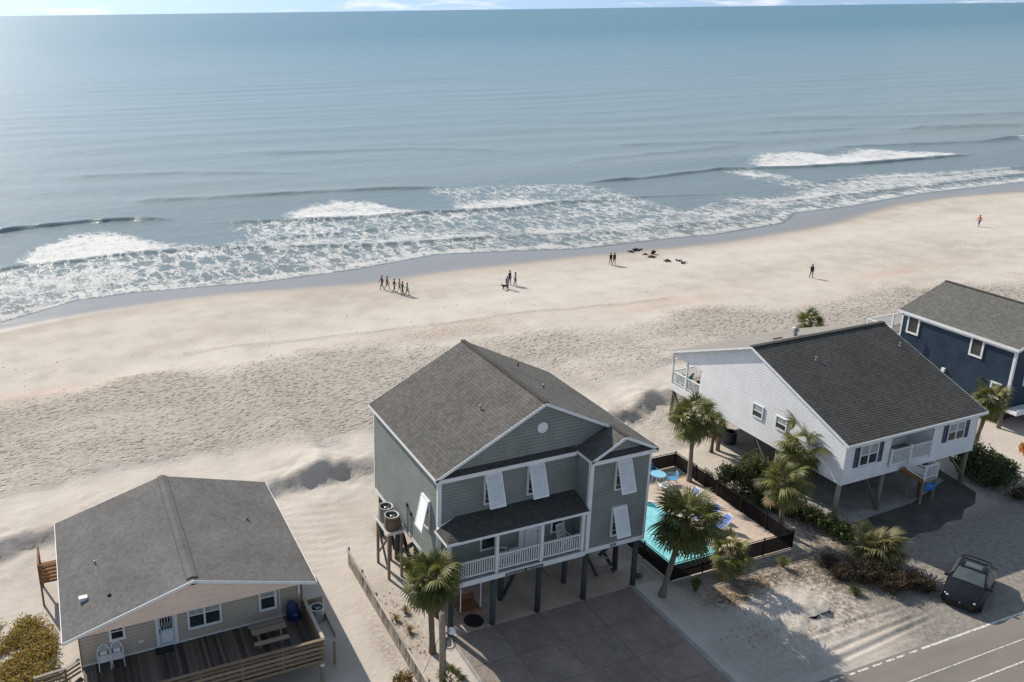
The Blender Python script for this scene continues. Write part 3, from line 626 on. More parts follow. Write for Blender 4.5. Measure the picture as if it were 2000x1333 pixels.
def window(root, fr, u0,u1,z0,z1, fw=0.09, lights=1, sash=True, grid=False, blind=True):
    m=MB(); fr.box(m,u0,u0+fw,z0,z1,0.0,0.07); fr.box(m,u1-fw,u1,z0,z1,0.0,0.07); fr.box(m,u0+fw,u1-fw,z1-fw,z1,0.0,0.068); fr.box(m,u0+fw,u1-fw,z0,z0+fw*1.1,0.0,0.075)
    wi=m.part('window',MAT['white'],root)
    a,b=u0+fw,u1-fw; st=(b-a)/lights
    for k in range(lights):
        l,r=a+k*st,a+(k+1)*st
        if k: s_=MB(); fr.box(s_,l-0.045,l+0.045,z0+fw*1.1,z1-fw,0.0,0.064); s_.part('mullion',MAT['white'],wi); l+=0.045
        if k<lights-1: r-=0.045
        zm=(z0+z1)/2
        if sash:
            s_=MB(); fr.box(s_,l,r,zm-0.025,zm+0.025,0.0,0.055); s_.part('sash_bar',MAT['white'],wi)
            g=MB(); fr.box(g,l,r,zm+0.025,z1-fw,0.024,0.034); g.part('pane',MAT['blind'] if blind else MAT['glass'],wi)
            g=MB(); fr.box(g,l,r,z0+fw*1.1,zm-0.025,0.024,0.034); g.part('pane',MAT['glass'],wi)
            if grid:
                s_=MB(); fr.box(s_,(l+r)/2-0.012,(l+r)/2+0.012,zm+0.025,z1-fw,0.03,0.046); s_.part('glazing_bar',MAT['white'],wi)
        else:
            g=MB(); fr.box(g,l,r,z0+fw*1.1,z1-fw,0.024,0.034); g.part('pane',MAT['glass'],wi)
    return wi
def railing(root, P, Q, z0, z1, pitch=0.13, mat=None, bw=0.04, railh=0.06, z0b=None, z1b=None, name='railing'):
    """rail between P and Q (xy), bottom rail z0, top rail z1; may slope when z0b/z1b are given"""
    mat=mat or MAT['white']; z0b=z0 if z0b is None else z0b; z1b=z1 if z1b is None else z1b
    P=Vector((*P,0)); Q=Vector((*Q,0)); L=(Q-P).length
    ra=MB().bar(P+Vector((0,0,z1)),Q+Vector((0,0,z1b)),0.09,railh).part(name,mat,root); MB().bar(P+Vector((0,0,z0)),Q+Vector((0,0,z0b)),0.06,railh).part('bottom_rail',mat,ra)
    n=max(1,int(L/pitch))
    h=(z1-z0)-railh; me=boxmesh('baluster',bw,bw,h,mat)
    for k in range(n):
        t=(k+0.5)/n; p=P.lerp(Q,t); zc=lerp((z0+z1)/2,(z0b+z1b)/2,t)
        piece('baluster',me,ra,(p.x,p.y,zc),(0,0,math.atan2((Q-P).y,(Q-P).x)))
    return ra
def post(root,x,y,z0,z1,w,mat,name='post'): return MB().box(x-w/2,x+w/2,y-w/2,y+w/2,z0,z1).part(name,mat,root)
def pile(root,x,y,z1,mat,r=0.15,z0=-0.2):
    return MB().tube([(x,y,z0),(x+rng.uniform(-.02,.02),y,z1*0.5),(x,y,z1)],[r*1.03,r,r*0.96],10).part('pile',mat,root,smooth=True)
def vent(root,x,y,z,h=0.32,r=0.05,mat=None):
    m=MB(); m.lathe((x,y,z-0.1),[(r*2.2,0),(r*1.3,0.12),(r,0.14),(r,h),(r*1.15,h),(r*1.15,h+0.05),(r*0.6,h+0.07)],10)
    return m.part('vent_pipe',mat or MAT['metal'],root)
# ------------------------------------------------------------ the green house
gx0,gx1,gyF,gyW,gyB,gzB,gzE,gzR,gxr,gxl=16.05,27.5,34.0,32.72,42.71,2.95,8.44,11.455,21.744,23.88
o=0.24
G=thing('green_house','sage green two-storey beach house on piles with white bahama shutters and porch','house',(21.7,38.0,0))
kL=(gzR-gzE)/(gxr-(gx0-o)); kR=(gzR-gzE)/((gx1+o)-gxr)
def roofz(x): return gzR-(gxr-x)*kL if x<gxr else gzR-(x-gxr)*kR
zb=3.18
MB().box(gx0+.05,gx1-.05,gyF,gyB-.05,gzB+0.02,zb).part('floor_frame',MAT['joist'],G)
m=MB(); m.box(gx0-.03,gx0+.0,gyF-.02,gyB+.03,gzB,zb+.03); m.box(gx0-.03,gx1+.03,gyB,gyB+.03,gzB+.001,zb+.031); m.box(gx1,gx1+.03,gyW-.03,gyB,gzB+.002,zb+.032); m.box(gxl-.03,gx1+.028,gyW-.035,gyW,gzB,zb+.03); m.box(gxl-.035,gxl,gyW-.001,gyF,gzB,zb+.03)
parts(m,'skirt_board',MAT['white'],G)
def wall(O,U,N,z0,z1,Lf,Rf,mat='green_siding',name='wall',root=None,h=0.18,lip=0.022,g=0.03):
    m=MB(); siding(m,O,U,N,z0,z1,Lf,Rf,h,lip,g); return m.part(name,MAT[mat],root or G)
dep=gyB-gyF
wall((gx0,gyB,0),(0,-1,0),(-1,0,0),zb,gzE+.1,lambda z:0,lambda z:dep)
wall((gx1,gyW,0),(0,1,0),(1,0,0),zb,gzE+.1,lambda z:0,lambda z:gyB-gyW)
wall((gx1,gyB,0),(-1,0,0),(0,1,0),zb,gzE+.1,lambda z:0,lambda z:gx1-gx0)
wall((gx0,gyF,0),(1,0,0),(0,-1,0),zb,gzE+.15,lambda z:0,lambda z:gxl-gx0)
wall((gxl,gyW,0),(1,0,0),(0,-1,0),zb,gzE+.1,lambda z:0,lambda z:gx1-gxl)
wall((gxl,gyF,0),(0,-1,0),(-1,0,0),zb,gzE,lambda z:0,lambda z:gyF-gyW)
wall((0,gyF,0),(1,0,0),(0,-1,0),gzE+.15,gzR-.14,lambda z:gxr-(gzR-.1-z)/kL,lambda z:gxr+(gzR-.1-z)/kR,name='gable')
wall((0,gyB,0),(-1,0,0),(0,1,0),gzE+.1,gzR-.14,lambda z:-(gxr+(gzR-.1-z)/kR),lambda z:-(gxr-(gzR-.1-z)/kL),name='gable')
wxp=25.71; wzp=roofz(wxp); kw=(wzp-gzE)/(wxp-(gxl-.16))
wall((0,gyW,0),(1,0,0),(0,-1,0),gzE+.15,wzp-.12,lambda z:wxp-(wzp-.1-z)/kw,lambda z:wxp+(wzp-.1-z)/kR,name='gable')
# roofs
m=MB(); yf,yb=gyF-o,gyB+o
slope(m,(gx0-o,yb,gzE),(gx0-o,yf,gzE),(gxr,yf,gzR),(gxr,yb,gzR)); rf=m.part('roof_slope',MAT['roof_green'],G)
m=MB(); slope(m,(gx1+o,yf,gzE),(gx1+o,yb,gzE),(gxr,yb,gzR),(gxr,yf,gzR))
slope(m,(gx1+o,gyW-o,gzE),(gx1+o,yf,gzE),(wxp,yf,wzp),(wxp,gyW-o,wzp)); m.part('roof_slope',MAT['roof_green'],G)
m=MB(); xe=gxl-.16; slope(m,(xe,gyF,gzE),(xe,gyW-o,gzE),(wxp,gyW-o,wzp),(wxp,gyF,wzp)); m.part('wing_roof',MAT['roof_green'],G)
m=MB(); m.bar((gxr,yf-.02,gzR+.02),(gxr,yb+.02,gzR+.02),0.26,0.05); m.bar((wxp,gyW-o-.02,wzp+.02),(wxp,yf,wzp+.02),0.24,0.05); m.part('ridge_cap',MAT['roof_dark'],rf)
m=MB()   # soffits and roof underside
for pts in ([(gx0-o,yb,gzE-.02),(gx0-o,yf,gzE-.02),(gxr,yf,gzR-.02),(gxr,yb,gzR-.02)],[(gx1+o,yf,gzE-.02),(gx1+o,yb,gzE-.02),(gxr,yb,gzR-.02),(gxr,yf,gzR-.02)]):
    sheet(m,pts,0.09)
sheet(m,[(gx1+o,gyW-o,gzE-.02),(gx1+o,yf+.01,gzE-.02),(wxp,yf+.01,wzp-.02),(wxp,gyW-o,wzp-.02)],.09); sheet(m,[(xe,gyF,gzE-.02),(xe,gyW-o,gzE-.02),(wxp,gyW-o,wzp-.02),(wxp,gyF,wzp-.02)],.09)
m.part('roof_deck',MAT['white'],G)
m=MB()   # rake boards and fascias
th=0.17
for a,b in (((gx0-o,yf,gzE),(gxr,yf,gzR)),((gx1+o,yf,gzE),(gxr,yf,gzR)),((xe,gyW-o,gzE),(wxp,gyW-o,wzp)),((gx1+o,gyW-o,gzE),(wxp,gyW-o,wzp)),((gx0-o,yb,gzE),(gxr,yb,gzR)),((gx1+o,yb,gzE),(gxr,yb,gzR))):
    A=Vector(a); B=Vector(b); dn=Vector((0,0,-th)); s_=-0.03 if A.y<38 else 0.03; n=Vector((0,s_,0))
    if a[0]>gxr and abs(a[1]-yf)<.01: A=A.lerp(B,0.30)
    m.poly([A+n,B+n,B+dn+n,A+dn+n]); m.poly([A,B,B+n,A+n]); m.poly([A+dn,A+dn+n,B+dn+n,B+dn]); m.poly([A,A+n,A+n+dn,A+dn])
    # inner return of the far-side rake, seen from the front
parts(m,'rake_board',MAT['white'],G)
m=MB(); m.box(gx0-o-.03,gx0-o,yf,yb,gzE-.15,gzE+.01); m.box(gx1+o,gx1+o+.03,gyW-o,yb,gzE-.15,gzE+.01); m.box(xe-.03,xe,gyW-o,gyF-.01,gzE-.15,gzE+.01)
m.box(gx0-o,gxl-.2,yf-.03,yf,gzE-.26,gzE-.04); m.box(gxl-.19,gx1+o,gyW-o-.03,gyW-o,gzE-.26,gzE-.04)
m.box(gx0-o,gxl-.2,yf+.001,gyF-.03,gzE-.25,gzE-.2); m.box(gxl-.19,gx1+o,gyW-o+.001,gyW-.03,gzE-.25,gzE-.2); parts(m,'fascia',MAT['white'],G)
m=MB(); slope(m,(gx0-o,yf-.03,gzE-.04),(gxl-.2,yf-.03,gzE-.04),(gxl-.2,gyF-.03,gzE+.19),(gx0+.35,gyF-.03,gzE+.19),0.12)
slope(m,(gxl-.17,gyW-o-.03,gzE-.04),(gx1+o,gyW-o-.03,gzE-.04),(gx1+.0,gyW-.03,gzE+.19),(gxl+.25,gyW-.03,gzE+.19),0.12); m.part('pent_roof',MAT['roof_dark'],G)
# corner boards
m=MB(); cb=0.17
m.box(gx0-.03,gx0+cb,gyF-.035,gyF,zb+.03,gzE-.2); m.box(gx0-.035,gx0,gyF-.034,gyF+.1,zb+.03,gzE-.12)
m.box(gx0-.035,gx0,gyB-.1,gyB+.02,zb+.03,gzE-.12)
m.box(gxl-.035,gxl+cb,gyW-.04,gyW,zb+.03,gzE-.2); m.box(gxl-.04,gxl,gyW-.039,gyW+.13,zb+.03,gzE-.15); m.box(gx1-cb*.6,gx1+.035,gyW-.04,gyW,zb+.03,gzE-.2)
parts(m,'corner_board',MAT['white'],G)
# round gable vent
m=MB(); fr=Frame((0,gyF,0),(1,0,0),(0,-1,0))
c=fr.p(21.72,10.02,0.05); n=20
for k in range(n):
    a,b=2*math.pi*k/n,2*math.pi*(k+1)/n
    for r0,r1,d0,d1 in ((0.0,0.22,0.0,0.0),(0.22,0.29,0.03,0.03),(0.22,0.22,0.0,0.03),(0.29,0.29,0.03,-0.05)):
        P=lambda r,t,d: c+Vector((r*math.cos(t),-d,r*math.sin(t)))
        q=[P(r0,a,d0),P(r1,a,d1),P(r1,b,d1),P(r0,b,d0)]
        m.poly(q if r0>0 else q[1:3]+[c])
m.part('round_vent',MAT['white'],G)
# bahama shutters over the windows
slatm=MB(); slatm.box(-.40,.40,-.012,.012,-.043,.043); slat=slatm.mesh('slat',MAT['white'])
def bahama(fr,u0,u1,zt,L=1.72,out=0.58,wlabel=None):
    window(G,fr,u0-.03,u1+.0,zt-1.72,zt+.02,sash=True,blind=False)
    th=math.asin(out/L); A=lambda u,s,e=0: fr.p(u,zt-s*math.cos(th)+e*math.sin(th),0.09+s*math.sin(th)+e*math.cos(th))
    m=MB()
    def slab(u,v,s,t,e0,e1):
        c=[A(x,y,e) for e in (e0,e1) for (x,y) in ((u,s),(v,s),(v,t),(u,t))]; k=len(m.v); m.v+= [tuple(x) for x in c]
        for f in ((0,1,2,3),(7,6,5,4),(0,4,5,1),(1,5,6,2),(2,6,7,3),(3,7,4,0)): m.f.append(tuple(k+i for i in f)); m.uv.append(None); m.m.append(0)
    slab(u0,u0+.06,0,L,-.02,.025); slab(u1-.06,u1,0,L,-.02,.025); slab(u0+.06,u1-.06,0,.07,-.02,.025); slab(u0+.06,u1-.06,L-.09,L,-.02,.025)
    sh=m.part('shutter',MAT['white'],G)
    ns=16; ax=(fr.U).normalized(); down=(A(u0,1)-A(u0,0)).normalized(); nn=down.cross(ax).normalized()
    if nn.dot(fr.N)<0: nn=-nn
    tl=0.62
    for k in range(ns):
        s=.07+(L-.16)*(k+.5)/ns; d2=(down*math.cos(tl)+nn*math.sin(tl)).normalized(); n2=ax.cross(-d2)
        R=Matrix((ax,n2,-d2)).transposed()
        q=R.to_quaternion(); piece('slat',slat,sh,A((u0+u1)/2,s),q,((u1-u0-.12)/.8,1,1))
    m=MB()   # stay arms
    for u in (u0+.05,u1-.05): m.bar(fr.p(u,zt-1.35,.02),A(u,L*.72),.022,.022)
    parts(m,'stay_arm',MAT['white'],sh)
fF=Frame((0,gyF-.025,0),(1,0,0),(0,-1,0)); fW=Frame((0,gyW-.025,0),(1,0,0),(0,-1,0)); fL=Frame((gx0-.025,0,0),(0,-1,0),(-1,0,0))
bahama(fF,18.55,19.45,8.08); bahama(fF,21.0,21.9,8.08); bahama(fW,25.36,26.23,8.06); bahama(fW,25.33,26.17,5.36,1.6,.52); bahama(fL,-35.75,-34.85,6.62,1.74,.36)
# porch
py=32.82
MB().box(gx0-.05,gxl-.04,py-.12,gyF-.03,3.02,3.16).part('porch_floor',MAT['concrete_grey'],G)
m=MB(); m.box(gx0-.09,gxl-.04,py-.16,py-.12,2.88,3.15); m.box(gx0-.09,gx0-.05,py-.12,gyF,2.88,3.15); m.part('porch_fascia',MAT['white'],G)
pzE,pzT=5.62,6.05; xa,xb,ye=gx0-.22,gxl-.06,32.48; xh=17.05
m=MB(); slope(m,(xa,ye,pzE),(xb,ye,pzE),(xb,gyF-.02,pzT),(xh,gyF-.02,pzT)); slope(m,(xa,gyF-.2,pzE),(xa,ye,pzE),(xh,gyF-.02,pzT),(xh,gyF-.02,pzT-.001)); m.part('porch_roof',MAT['roof_dark'],G)
m=MB(); m.poly([(xa,gyF-.2,pzE),(xh,gyF-.02,pzT),(gx0-.02,gyF-.02,pzE+.1)]); m.poly([(xa,ye,pzE-.11),(xb,ye,pzE-.11),(xb,gyF-.02,pzE-.11),(xa,gyF-.02,pzE-.11)][::-1])
m.box(xa-.02,xb,ye-.03,ye,pzE-.12,pzE+.01); m.box(xa-.03,xa,ye-.028,gyF-.16,pzE-.12,pzE+.01); m.part('porch_eave',MAT['white'],G)
PX=[16.12,18.72,21.27,23.68]
for x in PX: post(G,x,py,3.16,pzE-.11,.16,MAT['white'],'porch_post')
for a,b in zip(PX[:-1],PX[1:]): railing(G,(a+.09,py),(b-.09,py),3.30,4.13,.125,bw=.045)
railing(G,(PX[0],py+.09),(PX[0],gyF-.06),3.30,4.13,.125,bw=.045)
# front door with side lights
m=MB(); fF.box(m,20.62,20.70,3.16,5.25,0,.07); fF.box(m,22.0,22.08,3.16,5.25,0,.07); fF.box(m,20.70,22.0,5.17,5.25,0,.069); dr=m.part('door_surround',MAT['white'],G)
m=MB(); fF.box(m,20.98,21.74,3.2,5.15,0,.04); d_=m.part('front_door',MAT['white'],G)
for k in range(3): m=MB(); fF.box(m,21.10+k*.19,21.23+k*.19,4.78,5.0,.03,.05); m.part('pane',MAT['glass'],d_)
for z_,h_ in ((3.35,.55),(4.0,.6)):
    for u in (21.06,21.40): m=MB(); fF.box(m,u,u+.26,z_,z_+h_,.03,.052); m.part('door_panel',MAT['white'],d_)
m=MB(); c=fF.p(21.68,4.12,.08); m.lathe((c.x,c.y,c.z-.03),[(.02,0),(.035,.03),(.02,.06)],8); m.part('handle',MAT['black'],d_)
for u0,u1 in ((20.72,20.94),(21.78,21.98)):
    m=MB(); fF.box(m,u0,u1,3.2,5.15,0,.035); sl_=m.part('side_light',MAT['white'],dr); m=MB(); fF.box(m,u0+.04,u1-.04,4.7,5.0,.03,.05); m.part('pane',MAT['glass'],sl_)
window(G,fF,18.38,19.3,3.72,5.2,blind=False); window(G,fF,22.5,23.3,3.75,5.2,blind=False)
m=MB(); m.bar((21.33,py-.168,2.99),(19.18,py-.168,2.99),.03,.17); pl=m.part('name_board',plain('dark name board',(0.09,0.08,0.08),.6),G)
rb=random.Random(5); me=boxmesh('letter',.075,.012,.09,plain('pale lettering',(0.55,0.52,0.48),.6))
m5=MB().lathe((0,0,0),[(.05,-.005),(.05,.005)],10).mesh('letter',plain('pale round lettering',(0.5,0.48,0.46),.6))
for k in range(14):
    if k==7: continue
    x=19.3+k*.145
    if k in (0,2,4,8,12): piece('letter',m5,pl,(x,py-.187,2.99),(math.pi/2,0,0))
    else: piece('letter',me,pl,(x,py-.187,2.99+rb.uniform(-.01,.01)),(0,rb.uniform(-.2,.2),0),(rb.uniform(.5,.9),1,rb.uniform(.7,1.0)))
def text(root,body,loc,size,mat,rot,name='house_number',ext=.008):
    cu=bpy.data.curves.new('t','FONT'); cu.body=body; cu.size=size; cu.extrude=ext; cu.align_x='CENTER'; cu.align_y='CENTER'
    ob=bpy.data.objects.new('t',cu); C.objects.link(ob); dg=bpy.context.evaluated_depsgraph_get(); me=bpy.data.meshes.new_from_object(ob.evaluated_get(dg)); bpy.data.objects.remove(ob)
    me.materials.clear(); me.materials.append(mat); return piece(name,me,root,loc,rot)
text(G,'828',(25.55,gyW-.046,3.08),.24,MAT['black'],(math.pi/2,0,0))
# piles and braces below
for x in (16.3,18.68,21.3,24.1,27.25): pile(G,x,32.95,2.9,MAT['pile_green'])
for x in (16.3,20.0,23.9,27.2): pile(G,x,34.5,2.97,MAT['pile_green'])
for yy in (37.2,39.9,42.4):
    for x in (16.3,20.0,23.9,27.2): pile(G,x,yy,2.97,MAT['pile_green'])
for a,b in (((20.05,34.35,.25),(21.35,34.35,2.85)),((22.75,34.35,.9),(21.2,34.33,2.85)),((26.2,34.62,1.0),(27.3,34.62,1.95)),((16.3,37.2,.3),(16.3,39.9,2.8)),((16.3,39.9,.3),(16.32,37.2,2.8)),((16.3,34.5,2.6),(16.3,36.9,.4)),((16.3,42.3,2.7),(16.3,40.2,.4)),((20.0,37.2,.3),(23.9,37.2,2.7))):
    MB().bar(a,b,.07,.22,(0,1,0) if a[0]!=b[0] else (1,0,0)).part('brace',MAT['pile_green'],G)
MB().box(16.1,27.4,34.38,34.62,2.7,2.96).part('beam',MAT['joist'],G); MB().box(16.1,27.4,33.0,33.15,2.66,2.9).part('beam',MAT['joist'],G)
m=MB()   # back stair beneath the house
for x in (25.6,26.7): m.bar((x,38.2,2.95),(x+.25,34.2,.05),.06,.26)
sp=parts(m,'stair_stringer',MAT['pile_green'],G)[0]
me=boxmesh('tread',1.1,.26,.04,MAT['wood_grey'])
for k in range(9): t_=(k+.5)/9; piece('tread',me,sp,(26.15+.25*t_,lerp(38.2,34.2,t_),lerp(2.85,.15,t_)))
vent(G,19.5,36.37,roofz(19.5)); vent(G,23.6,37.0,roofz(23.6)); vent(G,24.3,40.9,roofz(24.3),.25,.04,MAT['black'])
for yy,zz in ((37.75,4.8),(37.25,4.55)):
    m=MB(); m.box(gx0-.10,gx0-.02,yy-.07,yy+.07,zz-.10,zz+.10); m.tube([(gx0-.05,yy,zz-.1),(gx0-.06,yy-.05,zz-.6),(gx0-.05,yy,3.1)],.018,6); m.part('meter_box',MAT['black'],G)
# ------------------------------------------------------------ stand with the two air conditioners
S_=thing('air_conditioner_stand','tall weathered wooden stand holding two air conditioners at the green house wall','stand',(15.55,39.1,0))
MB().box(15.05,15.98,38.2,40.1,2.86,2.98).part('platform',MAT['wood_grey'],S_)
m=MB(); m.box(15.03,15.05,38.17,40.13,2.82,3.0); m.box(15.05,15.99,38.17,38.2,2.82,3.0); m.part('platform_trim',MAT['white'],S_)
for x,yy in ((15.15,38.3),(15.15,39.95),(15.9,38.3),(15.9,39.95)): post(S_,x,yy,-.2,2.86,.13,MAT['pile_wood'],'leg')
MB().bar((15.15,38.36,2.6),(15.15,39.9,.7),.05,.12,(1,0,0)).part('brace',MAT['pile_wood'],S_); MB().bar((15.12,39.9,2.6),(15.12,38.36,.7),.05,.12,(1,0,0)).part('brace',MAT['pile_wood'],S_)
def condenser(x,y,z,mat,label,w=.40,h=.78,group='air conditioners'):
    A=thing('air_conditioner',label,'air conditioner',(x,y,z),group)
    m=MB(); pr=rr(-w,w,-w,w,w*.92,6); n=len(pr)
    for a,b in ((0.03,h),):
        for k in range(n):
            p,q=pr[k],pr[(k+1)%n]; m.poly([(x+p[0],y+p[1],z+a),(x+q[0],y+q[1],z+a),(x+q[0],y+q[1],z+b),(x+p[0],y+p[1],z+b)])
    m.poly([(x+p[0],y+p[1],z+.03) for p in pr][::-1]); m.part('casing',mat,A)
    m=MB()
    for k in range(n):
        p,q=pr[k],pr[(k+1)%n]; f=.8
        P=lambda v,s,zz:(x+v[0]*s,y+v[1]*s,z+zz)
        m.poly([P(p,1.02,h-.03),P(q,1.02,h-.03),P(q,1.02,h+.04),P(p,1.02,h+.04)]); m.poly([P(p,1.02,h+.04),P(q,1.02,h+.04),P(q,f,h+.03),P(p,f,h+.03)]); m.poly([P(p,f,h+.03),P(q,f,h+.03),P(q,f,h-.14),P(p,f,h-.14)])
    m.part('top_rim',MAT['metal'],A)
    MB().poly([(x+p[0]*.8,y+p[1]*.8,z+h-.14) for p in pr]).part('fan_well',MAT['black'],A)
    m=MB(); m.lathe((x,y,z+h-.12),[(.09,0),(.09,.08),(.05,.1)],10); m.part('motor_hub',MAT['metal'],A)
    for k in range(4):
        a=k*math.pi/2+.4; m=MB(); m.poly([(x+.08*math.cos(a),y+.08*math.sin(a),z+h-.1),(x+w*.7*math.cos(a-.25),y+w*.7*math.sin(a-.25),z+h-.12),(x+w*.7*math.cos(a+.25),y+w*.7*math.sin(a+.25),z+h-.05)]); m.part('fan_blade',MAT['metal'],A)
    return A
condenser(15.48,38.68,2.98,MAT['metal_brown'],'brown round-cornered air conditioner, nearer one on the wooden stand'); condenser(15.5,39.6,2.98,MAT['metal'],'grey air conditioner, farther one on the wooden stand')
# ------------------------------------------------------------ the white house (own axes, turned a little)
WL=(41.8269,32.9471,0.0); WR=0.0105
Wh=thing('white_house','white beach house on piles with charcoal shingle roof and slate blue shutters','house',WL,None,WR,world=False)
def wl(x,y,z=0):
    c,s=math.cos(WR),math.sin(WR); return (WL[0]+c*x-s*y, WL[1]+s*x+c*y, z)
wxa,wxb,wya,wyb,wzb,wze,wzr,wyr,wye=.27,11.5,.3,15.6,2.6,5.43,8.73,8.04,16.12
kf=(wzr-wze)/wyr; kb=(wzr-wze)/(wye-wyr)
zfl=lambda y: wzr-(wyr-y)*kf-.1 if y<wyr else wzr-(y-wyr)*kb-.1
ev=zfl(wya)
def yl(z): return wya if z<ev else max(wya,wyr-(wzr-.1-z)/kf)
def yr_(z): return 12.4 if z<5.32 else min(wyb-.1,wyr+(wzr-.1-z)/kb)
def W2(O,U,N,z0,z1,Lf,Rf,name='wall',mat='white_siding'): return wall(O,U,N,z0,z1,Lf,Rf,mat,name,Wh,0.2,0.03,0.045)
W2((wxa,0,0),(0,-1,0),(-1,0,0),wzb,5.32,lambda z:-yr_(z),lambda z:-yl(z)); W2((wxa,0,0),(0,-1,0),(-1,0,0),5.32,wzr-.13,lambda z:-yr_(z),lambda z:-yl(z),'gable')
W2((wxb,0,0),(0,1,0),(1,0,0),wzb,wzr-.13,yl,yr_)
# front, with the recessed porch
W2((wxa,wya,0),(1,0,0),(0,-1,0),wzb,3.12,lambda z:0,lambda z:wxb-wxa); W2((wxa,wya,0),(1,0,0),(0,-1,0),3.12,5.1,lambda z:0,lambda z:3.95-wxa); W2((7.56,wya,0),(1,0,0),(0,-1,0),3.12,5.1,lambda z:0,lambda z:wxb-7.56); W2((wxa,wya,0),(1,0,0),(0,-1,0),5.1,5.4,lambda z:0,lambda z:wxb-wxa)
W2((3.95,2.0,0),(1,0,0),(0,-1,0),3.12,5.3,lambda z:0,lambda z:3.61); W2((3.95,wya,0),(0,1,0),(1,0,0),3.12,5.3,lambda z:0,lambda z:1.7); W2((7.56,2.0,0),(0,-1,0),(-1,0,0),3.12,5.3,lambda z:0,lambda z:1.7)
MB().box(3.95,7.56,wya+.001,2.0,3.05,3.14).part('porch_floor',MAT['wood_grey'],Wh); MB().box(3.95,7.56,wya+.02,2.0,5.3,5.36).part('porch_ceiling',MAT['white'],Wh)
MB().box(wxa+.02,wxb-.02,wya+.02,wyb-.05,wzb-.02,wzb+.15).part('floor_frame',MAT['joist'],Wh)
W2((wxb,12.4,0),(-1,0,0),(0,1,0),wzb,5.3,lambda z:0,lambda z:wxb-wxa)
MB().box(wxa,wxb,12.4,wyb,3.02,3.12).part('porch_floor',MAT['wood_grey'],Wh)
m=MB(); m.box(wxa-.03,wxa,12.4,wyb,2.6,3.1); m.box(wxa-.03,wxb,wyb,wyb+.03,2.6,3.1); parts(m,'porch_fascia',MAT['white'],Wh)
MB().box(wxa,wxb,12.45,wyb,5.25,5.31).part('porch_ceiling',MAT['white'],Wh)
for yy in (12.5,14.0,15.5): post(Wh,wxa+.07,yy,3.12,5.3,.12,MAT['white'],'porch_post')
for x in (3.0,6.0,9.0,11.3): post(Wh,x,15.5,3.12,5.3,.12,MAT['white'],'porch_post')
railing(Wh,(wxa+.07,12.56),(wxa+.07,13.94),3.22,4.05,.13); railing(Wh,(wxa+.07,14.06),(wxa+.07,15.44),3.22,4.05,.13); railing(Wh,(wxa+.13,15.5),(11.3,15.5),3.22,4.05,.13)
# roof
m=MB(); slope(m,(0,-.02,wze),(11.78,-.02,wze),(11.78,wyr,wzr),(0,wyr,wzr),.17,.015); m.part('roof_slope',MAT['roof_dark'],Wh)
m=MB(); slope(m,(11.78,wye,wze),(0,wye,wze),(0,wyr,wzr),(11.78,wyr,wzr),.2,.018); m.part('roof_slope',MAT['roof_sunlit'],Wh)  # one roof, two shingle colours: shade and sun are painted into them
m=MB(); m.bar((-.02,wyr,wzr+.015),(11.8,wyr,wzr+.015),.3,.05); m.part('ridge_cap',MAT['roof_dark'],Wh)
m=MB(); sheet(m,[(0,0,wze-.02),(11.78,0,wze-.02),(11.78,wyr,wzr-.02),(0,wyr,wzr-.02)],.1); sheet(m,[(0,wyr,wzr-.02),(11.78,wyr,wzr-.02),(11.78,wye,wze-.02),(0,wye,wze-.02)],.1); m.part('roof_deck',MAT['white'],Wh)
m=MB(); m.box(-.02,11.8,-.06,-.02,wze-.16,wze+.01); m.box(-.02,11.8,wye,wye+.03,wze-.16,wze+.01); m.box(0,11.78,-.02,wya,wze-.15,wze-.12)
for x,n in ((0,-.03),(11.78,.03)):
    for A,B in ((Vector((x,-.05,wze)),Vector((x,wyr,wzr))),(Vector((x,wye,wze)),Vector((x,wyr,wzr)))):
        d=Vector((0,0,-.16)); q=Vector((n,0,0)); m.poly([A+q,B+q,B+q+d,A+q+d]); m.poly([A,B,B+q,A+q]); m.poly([A+d,A+d+q,B+d+q,B+d])
parts(m,'fascia',MAT['white'],Wh)
m=MB()
for x,yy in ((wxa,wya),(wxb,wya)): m.box(x-.03,x+.08 if x<5 else x+.03,yy-.03,yy,wzb,wze-.17); m.box(x-.035 if x<5 else x,x if x<5 else x+.035,yy-.028,yy+.1,wzb,wze-.17)
parts(m,'corner_board',MAT['white'],Wh)
fr=Frame((0,wya-.032,0),(1,0,0),(0,-1,0))
window(Wh,fr,1.36,2.86,3.64,5.06,.08,2); window(Wh,fr,8.8,10.28,3.78,5.04,.08,2)
def shut(u0,u1,z0,z1):
    m=MB(); fr.box(m,u0,u0+.05,z0,z1,0,.05); fr.box(m,u1-.05,u1,z0,z1,0,.05); fr.box(m,u0+.05,u1-.05,z0,z0+.06,0,.049); fr.box(m,u0+.05,u1-.05,z1-.06,z1,0,.049); fr.box(m,u0+.05,u1-.05,(z0+z1)/2-.03,(z0+z1)/2+.03,0,.048); s_=m.part('shutter',MAT['shutter_navy'],Wh)
    k=0; z=z0+.08
    while z<z1-.1: m=MB(); fr.box(m,u0+.05,u1-.05,z,z+.05,.0,.035); m.part('louvre',MAT['shutter_navy'],s_); z+=.09
for a in ((.98,1.32,3.66,4.94),(2.92,3.26,3.66,4.94),(8.42,8.76,3.8,4.95),(10.34,10.68,3.8,4.95)): shut(*a)
fr2=Frame((0,1.965,0),(1,0,0),(0,-1,0)); window(Wh,fr2,6.75,7.35,3.7,4.75,.06,1,blind=False); window(Wh,fr2,4.4,5.2,3.7,4.9,.06,1,blind=False)
m=MB(); fr2.box(m,5.5,6.3,3.14,5.1,0,.05); m.part('door',MAT['white'],Wh)
